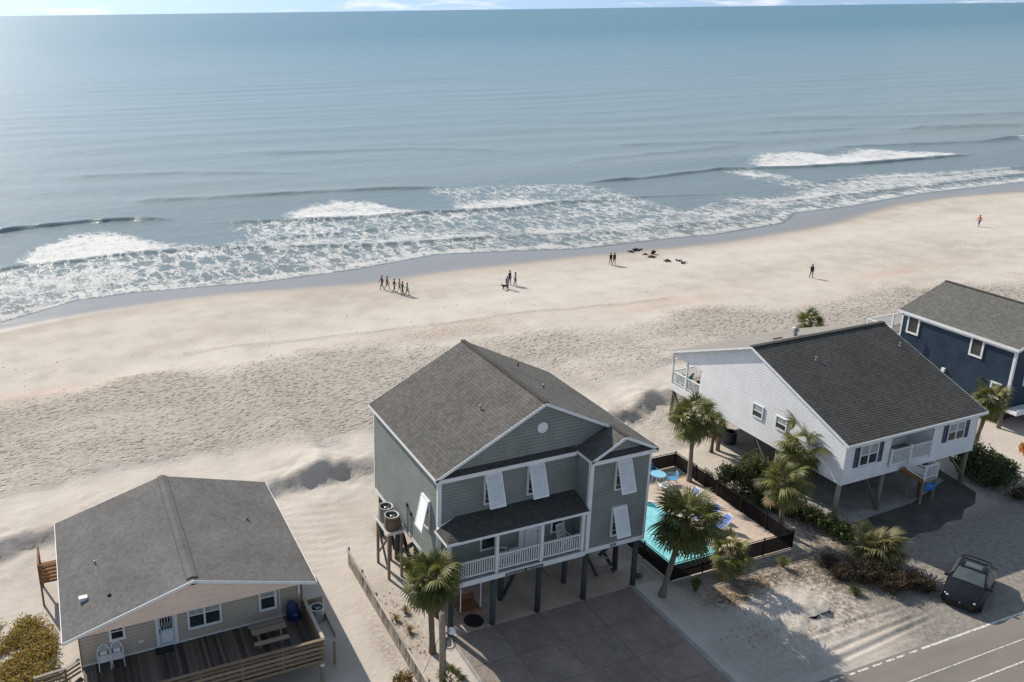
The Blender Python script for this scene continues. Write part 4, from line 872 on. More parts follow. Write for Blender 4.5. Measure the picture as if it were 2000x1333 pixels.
fS=Frame((wxa-.032,0,0),(0,-1,0),(-1,0,0)); window(Wh,fS,-7.52,-6.6,4.02,4.98,.08,1); window(Wh,fS,-5.55,-4.62,4.04,4.94,.08,1)
for x in (4.0,5.62,7.4): post(Wh,x,.17,3.12,4.32,.11,MAT['white'],'newel_post')
railing(Wh,(4.06,.17),(5.56,.17),3.26,4.2,.105,bw=.035); railing(Wh,(5.68,.17),(7.34,.17),3.26,4.2,.105,bw=.035)
# stair and landing
MB().box(6.95,8.12,-.1,.95,1.55,1.66).part('landing',MAT['wood_grey'],Wh)
for x,yy in ((7.0,-.06),(8.06,-.06),(8.06,.9),(7.0,.9)): post(Wh,x,yy,-.1,1.56,.11,MAT['pile_wood'],'landing_post')
for x,yy in ((7.0,-.06),(8.06,-.06),(8.06,.9)): post(Wh,x,yy,1.66,2.68,.10,MAT['white'],'newel_post')
railing(Wh,(7.06,-.06),(8.0,-.06),1.78,2.6,.11,bw=.035); railing(Wh,(8.06,.0),(8.06,.84),1.78,2.6,.11,bw=.035); railing(Wh,(5.25,-.06),(6.94,-.06),2.85,3.4,.11,bw=.035,z0b=1.78,z1b=2.6); railing(Wh,(5.25,.92),(6.94,.92),2.85,3.4,.11,bw=.035,z0b=1.78,z1b=2.6)
m=MB()
for yy in (-.04,.9): m.bar((5.0,yy,2.85),(6.98,yy,1.55),.06,.28)
st=parts(m,'stair_stringer',MAT['wood_red'],Wh)[0]; me=boxmesh('tread',.28,.95,.04,MAT['wood_grey'])
for k in range(7): piece('tread',me,st,(lerp(5.1,6.9,(k+.5)/7),.43,lerp(2.85,1.68,(k+.5)/7)))
for x in (.4,3.95,7.7,11.35):
    for yy in (.5,5.2,10.3,15.3): pile(Wh,x,yy,2.6,MAT['pile_wood'],.14)
for a,b in (((3.95,.55,.1),(2.6,.55,2.5)),((11.35,.55,.9),(9.9,.55,2.4)),((.4,15.3,2.5),(.4,13.6,.3)),((.4,10.3,.3),(.4,11.8,2.5)),((.4,5.2,.3),(.4,7.0,2.5)),((7.7,5.2,.3),(9.6,5.2,2.5))):
    MB().bar(a,b,.06,.2,(0,1,0) if a[0]!=b[0] else (1,0,0)).part('brace',MAT['pile_wood'],Wh)
m=MB(); m.box(.4,11.3,.75,.95,2.36,2.57); m.part('beam',MAT['joist'],Wh); MB().box(.25,11.4,5.1,5.3,2.36,2.58).part('beam',MAT['joist'],Wh)
m=MB(); m.box(5.6,6.9,5.0,7.2,0,2.55); m.box(2.2,4.4,6.0,6.2,0,2.5); parts(m,'storage_room',MAT['joist'],Wh)
vent(Wh,3.6,6.1,wzr-(wyr-6.1)*kf,.28,.055); vent(Wh,10.9,5.9,wzr-(wyr-5.9)*kf,.28,.055)
m=MB(); zc=wzr-(9.55-wyr)*kb; m.lathe((5.35,9.55,zc-.1),[(.2,0),(.14,.2),(.12,.5),(.24,.52),(.24,.56),(.13,.6),(.22,.72),(.1,.8)],12); m.part('flue',MAT['metal'],Wh)
m=MB(); zc=wzr-(9.8-wyr)*kb; m.box(3.7,4.4,9.55,9.85,zc-.02,zc+.1); m.part('roof_vent',MAT['roof_dark'],Wh)
# porch furniture and what hangs below
def adirondack(x,y,z,rz,label):
    A=thing('porch_chair',label,'chair',wl(x,y,z),'teal porch chairs',rz+WR,world=False)
    m=MB(); m.bar((-.28,-.3,.36),(-.28,.35,.2),.05,.05); m.bar((.28,-.3,.36),(.28,.35,.2),.05,.05)
    for k in range(4): m.bar((-.28,-.28+k*.16,.38-k*.04),(.28,-.28+k*.16,.38-k*.04),.13,.02)
    m.part('seat',MAT['teal'],A)
    for k in range(5): MB().bar((-.24+k*.12,.32,.2),(-.28+k*.14,.62,1.05-abs(k-2)*.05),.1,.02,(0,1,0)).part('back_slat',MAT['teal'],A)
    for s in (-1,1):
        MB().bar((s*.34,-.35,.56),(s*.34,.5,.52),.12,.025).part('armrest',MAT['teal'],A); MB().box(s*.33-.03,s*.33+.03,-.33,-.27,0,.55).part('leg',MAT['teal'],A); MB().box(s*.33-.03,s*.33+.03,.36,.42,0,.52).part('leg',MAT['teal'],A)
adirondack(.95,14.9,3.12,math.radians(200),'teal slatted porch chair by the corner post of the white house'); adirondack(1.7,13.3,3.12,math.radians(180),'teal slatted porch chair behind the potted orange plant')
def leaves(mb, c, r, n, size, rnd, flat=1.0, shell=0.55, noise=0.35, m=0):
    cx,cy,cz=c
    for _ in range(n):
        while True:
            v=Vector((rnd.uniform(-1,1),rnd.uniform(-1,1),rnd.uniform(-1,1)))
            if 0.01<v.length<=1: break
        q=v.normalized(); rad=lerp(shell,1,rnd.random()**0.6)*(1-noise*0.5+noise*math.sin(q.x*3.1+cx)*math.sin(q.y*3.7+cy)*math.cos(q.z*2.9))
        p=Vector((cx+q.x*r[0]*rad,cy+q.y*r[1]*rad,cz+q.z*r[2]*rad))
        a=Vector((rnd.gauss(0,1),rnd.gauss(0,1),rnd.gauss(0,1)*flat)).normalized(); b=a.cross(Vector((rnd.gauss(0,1),rnd.gauss(0,1),rnd.gauss(0,1)))).normalized()
        s=size*rnd.uniform(.6,1.3); mb.poly([p-a*s,p+b*s*.45,p+a*s,p-b*s*.45],None,m)
P_=thing('potted_plant','orange flowering plant in a dark pot on the white house porch','plant',wl(.75,13.0,3.12),None,0,world=False)
MB().lathe((0,0,0),[(.2,0),(.28,.4),(.3,.4),(.24,.36)],12).part('pot',plain('brown clay pot',(.10,.06,.04)),P_); m=MB(); rp_=random.Random(2); leaves(m,(0,0,.7),(.45,.45,.35),260,.09,rp_); m.part('leaves',MAT['hedge_green'],P_); m=MB(); leaves(m,(0,0,.72),(.46,.46,.34),160,.09,rp_,shell=.85); m.part('flowers',MAT['orange_leaf'],P_)
T_=thing('tarp_bundle','crumpled blue tarp hanging under the white stair landing','tarp',wl(7.55,-.1,1.1),None,WR,world=False)
m=MB(); n=14
rows=[]
for j in range(7):
    row=[]
    for k in range(n):
        a=2*math.pi*k/n; tt=(j-3)/3.0; rr_=math.sqrt(max(0.02,1-tt*tt*.85))*(1+.22*math.sin(3*a+j*1.7)+.12*math.sin(7*a+j))
        row.append((tt*.52,.16*rr_*math.cos(a),.26*rr_*math.sin(a)+.06*math.sin(j*1.3)))
    rows.append(row)
for j in range(6):
    for k in range(n): m.poly([rows[j][k],rows[j][(k+1)%n],rows[j+1][(k+1)%n],rows[j+1][k]])
m.poly(rows[0][::-1]); m.poly(rows[-1]); m.part('sheet',MAT['tarp'],T_,smooth=True)
MB().tube([(-.5,0,.1),(-.5,.02,.5)],.012,5).part('rope',MAT['white'],T_); MB().tube([(.5,0,.1),(.5,.02,.5)],.012,5).part('rope',MAT['white'],T_)
TB=thing('rain_barrel','dark grey water tank on bare sand beneath the white house','tank',wl(2.0,10.9,0),None,0,world=False)
MB().lathe((0,0,0),[(.42,0),(.46,.1),(.46,.75),(.42,.85)],18).part('drum',plain('dark grey plastic drum',(.05,.055,.065),.5),TB,smooth=False); MB().lathe((0,0,.85),[(.43,0),(.45,.03),(.34,.05),(.33,-.05)],18).part('rim',MAT['metal'],TB)
# ------------------------------------------------------------ the navy house
B_=thing('navy_house','navy blue house with white trim and grey roof behind the white house','house',(68,42.5,0))
bx,by0,by1,bz0,bz1=63.3,37.95,47.05,1.7,6.35; bxr,bzr=67.9,8.21; bx2=72.5
wall((bx,by1,0),(0,-1,0),(-1,0,0),bz0,bz1,lambda z:0,lambda z:by1-by0,'navy_siding','wall',B_); wall((bx,by0,0),(1,0,0),(0,-1,0),bz0,bz1,lambda z:0,lambda z:bx2-bx,'navy_siding','wall',B_)
wall((0,by0,0),(1,0,0),(0,-1,0),bz1,bzr-.15,lambda z:bxr-(bzr-.1-z)/.385,lambda z:bxr+(bzr-.1-z)/.385,'navy_siding','gable',B_)
wall((bx2,by0,0),(0,1,0),(1,0,0),bz0,bz1,lambda z:0,lambda z:by1-by0,'navy_siding','wall',B_); wall((bx2,by1,0),(-1,0,0),(0,1,0),bz0,bz1,lambda z:0,lambda z:bx2-bx,'navy_siding','wall',B_)
ex,ey0,ey1,ez=63.05,37.67,47.3,6.42
m=MB(); slope(m,(ex,ey1,ez),(ex,ey0,ez),(bxr,ey0,bzr),(bxr,ey1,bzr)); m.part('roof_slope',MAT['roof_blue'],B_); m=MB(); slope(m,(72.75,ey0,ez),(72.75,ey1,ez),(bxr,ey1,bzr),(bxr,ey0,bzr)); m.part('roof_slope',MAT['roof_blue'],B_)
MB().bar((bxr,ey0,bzr+.02),(bxr,ey1,bzr+.02),.28,.06).part('ridge_cap',MAT['roof_dark'],B_)
m=MB(); sheet(m,[(ex,ey1,ez-.02),(ex,ey0,ez-.02),(bxr,ey0,bzr-.02),(bxr,ey1,bzr-.02)],.1); sheet(m,[(72.75,ey0,ez-.02),(72.75,ey1,ez-.02),(bxr,ey1,bzr-.02),(bxr,ey0,bzr-.02)],.1)
m.box(ex-.03,ex,ey0,ey1,ez-.2,ez+.01); m.box(bx-.04,bx-.02,by0,by1,ez-.42,ez-.2); m.bar((ex,ey0-.02,ez-.1),(bxr,ey0-.02,bzr-.1),.04,.22); m.part('fascia',MAT['white'],B_)
m=MB(); m.box(bx-.04,bx+.12,by0-.04,by0,bz0,ez-.25); m.box(bx-.045,bx,by0-.03,by0+.14,bz0,ez-.25); m.box(bx-.04,bx,by1-.12,by1,bz0,ez-.3); parts(m,'corner_board',MAT['white'],B_)
fb=Frame((bx-.025,0,0),(0,-1,0),(-1,0,0))
for y0,y1,z0,z1 in ((46.5,45.45,4.72,6.2),(41.28,40.25,4.72,6.2),(39.25,38.45,2.2,3.42)): window(B_,fb,-y0,-y1,z0,z1,.13,1,sash=False)
ff=Frame((0,by0-.025,0),(1,0,0),(0,-1,0)); window(B_,ff,64.6,65.5,3.3,4.9,.12,1); window(B_,ff,66.6,67.6,3.3,4.9,.12,1)
m=MB(); m.box(bx-.2,bx-.02,42.75,43.0,2.72,3.0); m.part('vent_hood',MAT['white'],B_); m=MB(); m.box(bx-.12,bx-.02,39.85,40.0,3.05,3.35); m.tube([(bx-.08,39.9,3.4),(bx-.3,39.5,3.5),(bx-.5,38.6,3.4)],.015,5); m.part('meter_box',MAT['black'],B_)
m=MB(); m.box(bx-.05,bx2+.05,by0-.9,by0-.05,1.5,1.72); m.part('porch_deck',MAT['white'],B_); MB().box(bx-.05,bx2,by0-.9,by0-.86,1.72,1.95).part('porch_fascia',MAT['white'],B_)
MB().box(62.4,67.5,47.06,49.4,3.85,4.0).part('rear_deck',MAT['wood_grey'],B_)
railing(B_,(62.45,47.1),(62.45,49.35),4.1,5.0,.12); railing(B_,(62.45,49.35),(67.4,49.35),4.1,5.0,.12); post(B_,62.45,49.35,0,5.05,.12,MAT['white']); post(B_,62.45,47.15,0,6.2,.12,MAT['white']); post(B_,67.3,49.3,0,5.05,.12,MAT['white'])
m=MB(); m.bar((62.5,47.2,4.3),(62.5,46.2,3.2),.05,.3); m.part('stair_stringer',MAT['white'],B_)
for x in (63.5,66.5,69.5,72.3):
    for yy in (38.2,41.2,44.2,46.8): pile(B_,x,yy,1.75,MAT['pile_wood'],.14)
m=MB(); m.box(64.2,72.2,39.0,46.8,-.2,1.65); m.part('void_shade',MAT['joist'],B_)  # dark block paints the shade of the open space under the house
# ------------------------------------------------------------ the tan house
T=thing('tan_house','low tan beach cottage with grey gable roof and weathered front deck','house',(4.15,40,0))
tx0,tx1,txr,tyf,tyb,tze,tzr,tzd=-1.65,9.95,4.15,34.65,44.68,3.76,5.41,1.52; ax,bx_,ay,by_=-.98,9.42,35.65,44.1
k1=(tzr-tze)/(txr-tx0)
wall((ax,ay,0),(1,0,0),(0,-1,0),tzd+.04,tze+.02,lambda z:0,lambda z:bx_-ax,'tan_siding','wall',T); wall((ax,by_,0),(0,-1,0),(-1,0,0),tzd-.2,tze+.15,lambda z:0,lambda z:by_-ay,'tan_siding','wall',T); wall((bx_,ay,0),(0,1,0),(1,0,0),tzd-.2,tze+.15,lambda z:0,lambda z:by_-ay,'tan_siding','wall',T); wall((bx_,by_,0),(-1,0,0),(0,1,0),tzd-.2,tze+.1,lambda z:0,lambda z:bx_-ax,'tan_siding','wall',T)
wall((0,tyf+.1,0),(1,0,0),(0,-1,0),tze+.0,tzr-.12,lambda z:max(ax,txr-(tzr-.1-z)/k1),lambda z:min(bx_,txr+(tzr-.1-z)/k1),'gable_tan','gable',T,.3,.012,.01); wall((0,tyb-.5,0),(-1,0,0),(0,1,0),tze,tzr-.12,lambda z:-(txr+(tzr-.1-z)/k1),lambda z:-(txr-(tzr-.1-z)/k1),'tan_siding','gable',T)
MB().box(ax-.2,bx_+.2,tyf+.12,ay-.03,tze-.03,tze+.0).part('soffit',MAT['gable_tan'],T)
m=MB(); slope(m,(tx0,tyb,tze),(tx0,tyf,tze),(txr,tyf,tzr),(txr,tyb,tzr),.16,.012); m.part('roof_slope',MAT['roof_tan'],T); m=MB(); slope(m,(tx1,tyf,tze),(tx1,tyb,tze),(txr,tyb,tzr),(txr,tyf,tzr),.16,.012); m.part('roof_slope',MAT['roof_tan'],T)
m=MB(); sheet(m,[(tx0,tyb,tze-.015),(tx0,tyf,tze-.015),(txr,tyf,tzr-.015),(txr,tyb,tzr-.015)],.08); sheet(m,[(tx1,tyf,tze-.015),(tx1,tyb,tze-.015),(txr,tyb,tzr-.015),(txr,tyf,tzr-.015)],.08); m.part('roof_deck',MAT['white'],T)
m=MB()
for s in (-1,1): m.poly([(txr,tyf+.2,tzr+.075),(txr+s*.24,tyf+.2,tzr-.03+.035),(txr+s*.24,tyb,tzr-.03+.035),(txr,tyb,tzr+.075)],[(0,0),(.24,0),(.24,10),(0,10)]); m.poly([(txr+s*.24,tyf+.2,tzr+.005),(txr+s*.24,tyf+.2,tzr-.09),(txr+s*.24,tyb,tzr-.09),(txr+s*.24,tyb,tzr+.005)])
m.poly([(txr-.24,tyf+.2,tzr+.005),(txr,tyf+.2,tzr+.075),(txr+.24,tyf+.2,tzr+.005),(txr+.24,tyf+.2,tzr-.09),(txr-.24,tyf+.2,tzr-.09)]); m.part('ridge_vent',MAT['roof_tan'],T)
m=MB()
for s in (-.25,.25): m.bar((txr+s,tyf+.22,tzr-.05),(txr+s,tyb-.05,tzr-.05),.035,.05)
parts(m,'ridge_seam',MAT['black'],T)
m=MB()
for xe_ in (tx0,tx1):
    A=Vector((xe_,tyf,tze)); Bq=Vector((txr,tyf,tzr)); d=Vector((0,0,-.15)); q=Vector((0,-.03,0)); m.poly([A+q,Bq+q,Bq+q+d,A+q+d]); m.poly([A,Bq,Bq+q,A+q]); m.poly([A+d,A+d+q,Bq+d+q,Bq+d])
m.box(tx0-.03,tx0,tyf,tyb,tze-.13,tze+.01); m.box(tx1,tx1+.03,tyf,tyb,tze-.13,tze+.01); parts(m,'fascia',MAT['white'],T)
MB().poly([(txr-.35,tyf+.07,tzr-.30),(txr+.35,tyf+.07,tzr-.30),(txr,tyf+.07,tzr-.17)]).part('gable_vent',MAT['black'],T)
ft=Frame((0,ay-.025,0),(1,0,0),(0,-1,0))
window(T,ft,3.84,5.48,2.08,3.6,.11,2,grid=True); window(T,ft,7.28,8.17,2.1,3.6,.11,1); window(T,ft,.3,1.03,2.5,3.5,.11,1,blind=False,grid=True)
m=MB(); ft.box(m,2.38,2.50,tzd,3.62,0,.06); ft.box(m,3.24,3.38,tzd,3.62,0,.06); ft.box(m,2.5,3.24,3.52,3.62,0,.059); ft.box(m,2.5,3.24,tzd,tzd+.05,0,.06); fr_=m.part('door_frame',MAT['white'],T)
m=MB(); ft.box(m,2.5,3.24,tzd+.05,3.52,0,.03); sd=m.part('storm_door',plain('pale blue grey door',(.50,.58,.61),.4,.06),T); m=MB(); ft.box(m,2.6,3.14,2.45,3.42,.02,.04); m.part('pane',MAT['glass'],sd)
for k in range(4):
    m=MB(); m.bar(ft.p(2.62+k*.13,2.5,.045),ft.p(2.74+k*.13,3.4,.045),.014,.014); m.bar(ft.p(2.74+k*.13,2.5,.045),ft.p(2.62+k*.13,3.4,.045),.014,.014); m.part('lattice_bar',MAT['white'],sd)
m=MB(); ft.box(m,2.53,2.57,2.3,2.5,.03,.07); m.part('handle',MAT['black'],sd); m=MB(); ft.box(m,2.62,3.12,tzd+.2,2.35,.02,.036); m.part('door_panel',MAT['white'],sd)
m=MB(); ft.box(m,ax,bx_,tzd-.02,tzd+.06,0,.04); m.part('base_board',MAT['white'],T)
m=MB(); ft.box(m,1.55,1.78,2.05,2.17,0,.04); m.part('outlet_box',MAT['white'],T); m=MB(); m.bar(ft.p(8.32,1.6,.03),ft.p(8.32,3.6,.03),.04,.04); m.bar(ft.p(9.3,2.6,.05),ft.p(9.3,3.7,.05),.09,.09); parts(m,'downpipe',MAT['white'],T)
m=MB(); m.box(ax-.05,ax,ay-.05,ay+.06,tzd-.3,tze-.05); m.box(bx_,bx_+.07,ay-.06,ay+.04,tzd-.3,tze-.05); parts(m,'corner_post',MAT['wood_rail'],T)
# the deck, board by board
dk0=32.16; nb=74; x=ax; bw=(bx_-ax)/nb
pm=boxmesh('plank',bw-.012,ay-.04-dk0,.035,MAT['wood_dark'])
dkf=MB().box(ax,bx_,dk0+.02,ay-.06,tzd-.28,tzd-.045).part('deck_frame',MAT['joist'],T)
for k in range(nb): piece('plank',pm,dkf,(ax+(k+.5)*bw,(dk0+ay-.04)/2,tzd-.022+rng.uniform(-.004,.004)))
fx=[bx_-.03-1.86*k for k in range(6)]; rail=None
dr_=MB().box(ax,bx_+.1,dk0-.09,dk0+.06,2.47,2.51).part('deck_rail',MAT['wood_rail'],T)
for x in fx: piece('rail_post',boxmesh('rail_post',.09,.09,1.25,MAT['wood_rail']),dr_,(x,dk0,1.87))
sl2=boxmesh('slat',bx_-ax+.06,.035,.13,MAT['wood_rail'])
for z in (2.32,2.08,1.84,1.60,1.36): piece('slat',sl2,dr_,((ax+bx_)/2,dk0-.06,z),(0,0,0))
dr2=MB().box(bx_-.04,bx_+.12,dk0+.06,ay-.35,2.47,2.51).part('deck_rail',MAT['wood_grey'],T)
sl3=boxmesh('slat',.035,ay-.4-dk0,.13,MAT['wood_rail'])
for z in (2.32,2.08,1.84,1.60,1.36): piece('slat',sl3,dr2,(bx_+.05,(dk0+ay-.35)/2+.03,z))
for yy in (33.8,35.25): piece('rail_post',boxmesh('rail_post',.09,.09,1.25,MAT['wood_rail']),dr2,(bx_+.0,yy,1.87))
for x in (ax+.1,2.4,5.9,bx_-.05): 
    for yy in (dk0+.05,ay+.3): post(T,x,yy,-.2,1.3,.16,MAT['pile_wood'],'deck_post')
for x in (ax+.3,2.6,6.2,9.1):
    for yy in (38,41,43.8): pile(T,x,yy,1.35,MAT['pile_wood'],.13)
MB().box(ax+.1,bx_-.1,ay+.1,by_-.1,1.2,1.4).part('floor_frame',MAT['joist'],T)
m=MB(); m.lathe((bx_-.05,dk0+.05,1.0),[(.1,0),(.12,.05),(.12,.12),(.05,.15)],10); m.part('flood_light',MAT['white'],T)
# front steps at the left end
m=MB()
for x,yy in ((-1.05,34.95),(-1.05,32.9)): m.bar((x,yy,1.45),(-3.2,yy,-.1),.05,.26)
stp=parts(m,'stair_stringer',MAT['wood_rail'],T)[0]; me=boxmesh('tread',.3,2.0,.04,MAT['wood_grey'])
for k in range(7): piece('tread',me,stp,(lerp(-1.1,-3.1,(k+.5)/7),33.92,lerp(1.45,.05,(k+.5)/7)))
for (a,za),(b,zb_) in ((((-1.05,35.0),2.45),((-1.7,34.75),2.35)),(((-1.7,34.75),2.35),((-3.0,34.7),2.3))):
    m=MB(); m.bar((*a,za),(*b,zb_),.13,.04); hr=m.part('hand_rail',MAT['wood_grey'],T)
    for d in (.2,.42,.64): MB().bar((*a,za-d),(*b,zb_-d),.035,.11).part('slat',MAT['wood_rail'],hr)
for x,yy in ((-1.7,34.75),(-2.95,34.7)): post(T,x,yy,0,2.32,.1,MAT['wood_rail'],'rail_post')
# side landing on the far left
MB().box(-2.7,ax-.02,43.0,44.8,1.38,1.5).part('side_landing',MAT['wood_red'],T)
for x,yy in ((-2.66,43.05),(-2.66,44.75),(-1.2,43.05)): post(T,x,yy,-.1,2.5,.1,MAT['wood_red'],'rail_post')
sr=MB().box(-2.72,ax-.03,42.97,43.06,2.46,2.5).part('landing_rail',MAT['wood_red'],T)
for z in (2.34,2.12,1.9,1.68,1.47): MB().box(-2.7,ax-.03,42.96,42.99,z-.055,z+.055).part('slat',MAT['wood_red'],sr)
sr=MB().box(-2.72,-2.62,43.07,44.8,2.46,2.5).part('landing_rail',MAT['wood_red'],T)
for z in (2.34,2.12,1.9,1.68,1.47): MB().box(-2.72,-2.7,43.0,44.8,z-.055,z+.055).part('slat',MAT['wood_red'],sr)
for x,yy,mt in ((-.6,35.9,'m'),): pass
zt_=lambda x: tzr-abs(x-txr)*k1
for x,yy,mt in ((.1,39.4,'metal'),(7.9,40.2,'metal_brown')): vent(T,x,yy,zt_(x),.2,.045,MAT[mt])
vent(T,.55,36.4,zt_(.55),.14,.07,MAT['black'])
m=MB(); x_=-.6; z_=zt_(x_); m.box(x_-.17,x_+.17,36.85,37.05,z_-.05,z_+.16); m.box(x_-.19,x_+.19,36.83,37.07,z_+.16,z_+.19); m.part('roof_vent',MAT['white'],T,'square white roof vent')
# what stands on the deck
def garden_chair(x,y,z,rz,label):
    A=thing('garden_chair',label,'chair',(x,y,z),'white plastic garden chairs',rz,world=False); mt=MAT['white']
    MB().box(-.23,.23,-.25,.2,.40,.43).part('seat',mt,A)
    pts=[(-.26,.22,.42)]+[(-.26*math.cos(t),.26+.08*math.sin(t),.62+.30*math.sin(t)) for t in [math.pi*k/8 for k in range(9)]]+[(.26,.22,.42)]
    ba=MB().tube(pts,.026,6).part('backrest',mt,A)
    for k in range(5): a=math.pi*(k+1)/6; MB().bar((.03*(2-k)*-1,.235,.45),(-.24*math.cos(a),.27+.06*math.sin(a),.62+.27*math.sin(a)),.035,.012,(0,1,0)).part('back_slat',mt,ba)
    MB().box(-.15,.15,.225,.245,.43,.60).part('back_panel',mt,A)
    for s in (-1,1):
        MB().tube([(s*.28,-.27,.62),(s*.30,-.1,.64),(s*.29,.22,.62)],.025,6).part('armrest',mt,A)
        MB().tube([(s*.28,-.27,.63),(s*.29,-.29,.3),(s*.30,-.31,0)],[.024,.022,.018],6).part('leg',mt,A); MB().tube([(s*.25,.22,.45),(s*.27,.28,.2),(s*.29,.32,0)],[.024,.022,.018],6).part('leg',mt,A)
garden_chair(.0,35.28,tzd,math.radians(4),'white plastic garden chair on the tan deck, the one farther from the door'); garden_chair(.55,35.27,tzd,math.radians(-3),'white plastic garden chair on the tan deck, the one nearer the door')
D_=thing('door_mat','black door mat on the weathered deck before the storm door','mat',(2.68,35.35,tzd)); MB().box(2.25,3.1,35.1,35.58,tzd,tzd+.02).part('pad',MAT['rubber'],D_); MB().box(2.29,3.06,35.14,35.54,tzd+.02,tzd+.028).part('bristles',MAT['black'],D_)
PT=thing('picnic_table','weathered grey picnic table with benches on the tan house deck','picnic table',(7.4,34.3,tzd)); z0=tzd
top=MB().box(6.75,8.05,33.98,34.66,z0+.62,z0+.66).part('top_frame',MAT['wood_dark'],PT)
for k in range(5): MB().box(6.56,8.22,33.93+k*.16,34.08+k*.16,z0+.66,z0+.70).part('plank',MAT['pile_wood'],PT)
for yy in (33.62,34.92): MB().box(6.56,8.22,yy-.13,yy+.13,z0+.38,z0+.42).part('bench',MAT['pile_wood'],PT)
for x in (6.85,7.93):
    for s in (-1,1): MB().bar((x,34.3+s*.2,z0+.64),(x,34.3+s*.52,z0),.05,.1,(1,0,0)).part('leg',MAT['pile_wood'],PT)
    MB().bar((x,33.55,z0+.36),(x,35.0,z0+.36),.04,.08,(1,0,0)).part('cross_beam',MAT['pile_wood'],PT)
GR=thing('covered_grill','barbecue grill under a navy blue cover in the deck corner','grill',(8.95,35.2,tzd)); m=MB(); rows=[]
for j,(z,rx,ry) in enumerate(((0,.36,.28),(.3,.37,.29),(.62,.33,.25),(.78,.30,.22),(.95,.2,.15),(1.05,.07,.06))):
    rows.append([(8.95+(-.06*j*.6)+rx*math.cos(a)*(1+.07*math.sin(5*a+j)),35.25+ry*math.sin(a)*(1+.07*math.cos(4*a+j)),tzd+z) for a in [2*math.pi*k/16 for k in range(16)]])
for j in range(5):
    for k in range(16): m.poly([rows[j][k],rows[j][(k+1)%16],rows[j+1][(k+1)%16],rows[j+1][k]])
m.poly(rows[-1]); m.part('cover',MAT['navy_cover'],GR,smooth=True); MB().box(8.8,9.0,34.965,34.98,tzd+.35,tzd+.42).part('label_patch',MAT['metal'],GR); MB().tube([(8.55,35.3,tzd),(8.5,35.3,tzd+.7),(8.58,35.3,tzd+.95),(8.75,35.3,tzd+1.0)],.015,5).part('hose',MAT['metal'],GR)
A2=thing('air_conditioner_shelf','wooden shelf on posts beside the tan deck holding one air conditioner','stand',(9.95,34.3,0)); MB().box(9.55,10.4,33.1,35.3,1.38,1.5).part('platform',MAT['wood_grey'],A2); MB().box(9.55,10.4,35.3,35.36,1.4,2.3).part('back_board',MAT['wood_rail'],A2); MB().box(10.36,10.4,33.15,35.3,1.4,1.75).part('side_board',MAT['wood_grey'],A2)
for x,yy in ((9.65,33.2),(10.3,33.2),(9.65,35.2),(10.3,35.2)): post(A2,x,yy,-.2,1.38,.1,MAT['pile_wood'],'leg')
condenser(9.95,34.75,1.5,MAT['metal'],'grey air conditioner on the shelf beside the tan house',.34,.7)
# ------------------------------------------------------------ fences
FP=thing('picket_fence','low weathered picket fence between the tan cottage and the green house','fence',(13.5,34,0))
y=40.4; pk=[]; posts=[40.4,38.2,36.1,33.9,31.7,29.5,27.3]
for a,b in zip(posts[:-1],posts[1:]):
    za,zb_=hz1(13.5,a),hz1(13.5,b)
    for h in (.28,.88): MB().bar((13.54,a,za+h),(13.54,b,zb_+h),.04,.09,(1,0,0)).part('rail',MAT['wood_grey'],FP)
    MB().bar((13.47,a,za+1.0),(13.47,b,zb_+1.0),.11,.035,(0,0,1)).part('cap_rail',MAT['wood_grey'],FP)
for yy in posts: post(FP,13.56,yy,-.2,hz1(13.5,yy)+1.1,.1,MAT['pile_wood'],'post')
me=boxmesh('picket',0.02,.095,.94,MAT['wood_grey'],True); yy=40.3; rk=random.Random(9)
while yy>27.4:
    piece('picket',me,FP,(13.50,yy,hz1(13.5,yy)+.03),(rk.uniform(-.03,.03),rk.uniform(-.05,.05),0),(1,1,rk.uniform(.95,1.04))); yy-=.135
BF=thing('pool_fence','black mesh pool fence with thin top rail around the pink terrace','fence',(33.5,37.4,0))
cor=[(29.2,36.9),(29.35,32.4),(37.85,32.35),(37.85,42.55),(29.2,42.55)]
for a,b in zip(cor[:-1],cor[1:]):
    A=Vector((*a,0)); B=Vector((*b,0)); L=(B-A).length; n=max(1,round(L/2.1)); d=(B-A)/n
    for k in range(n):
        p,q=A+d*k,A+d*(k+1)
        MB().poly([p+Vector((0,0,.03)),q+Vector((0,0,.03)),q+Vector((0,0,.98)),p+Vector((0,0,.98))]).part('mesh_panel',MAT['mesh'],BF)
        MB().bar(p+Vector((0,0,1.08)),q+Vector((0,0,1.08)),.035,.035).part('top_rail',MAT['black'],BF); MB().bar(p+Vector((0,0,.98)),q+Vector((0,0,.98)),.025,.025).part('mesh_rail',MAT['black'],BF)
        MB().box(p.x-.03,p.x+.03,p.y-.03,p.y+.03,-.1,1.16).part('post',MAT['black'],BF)
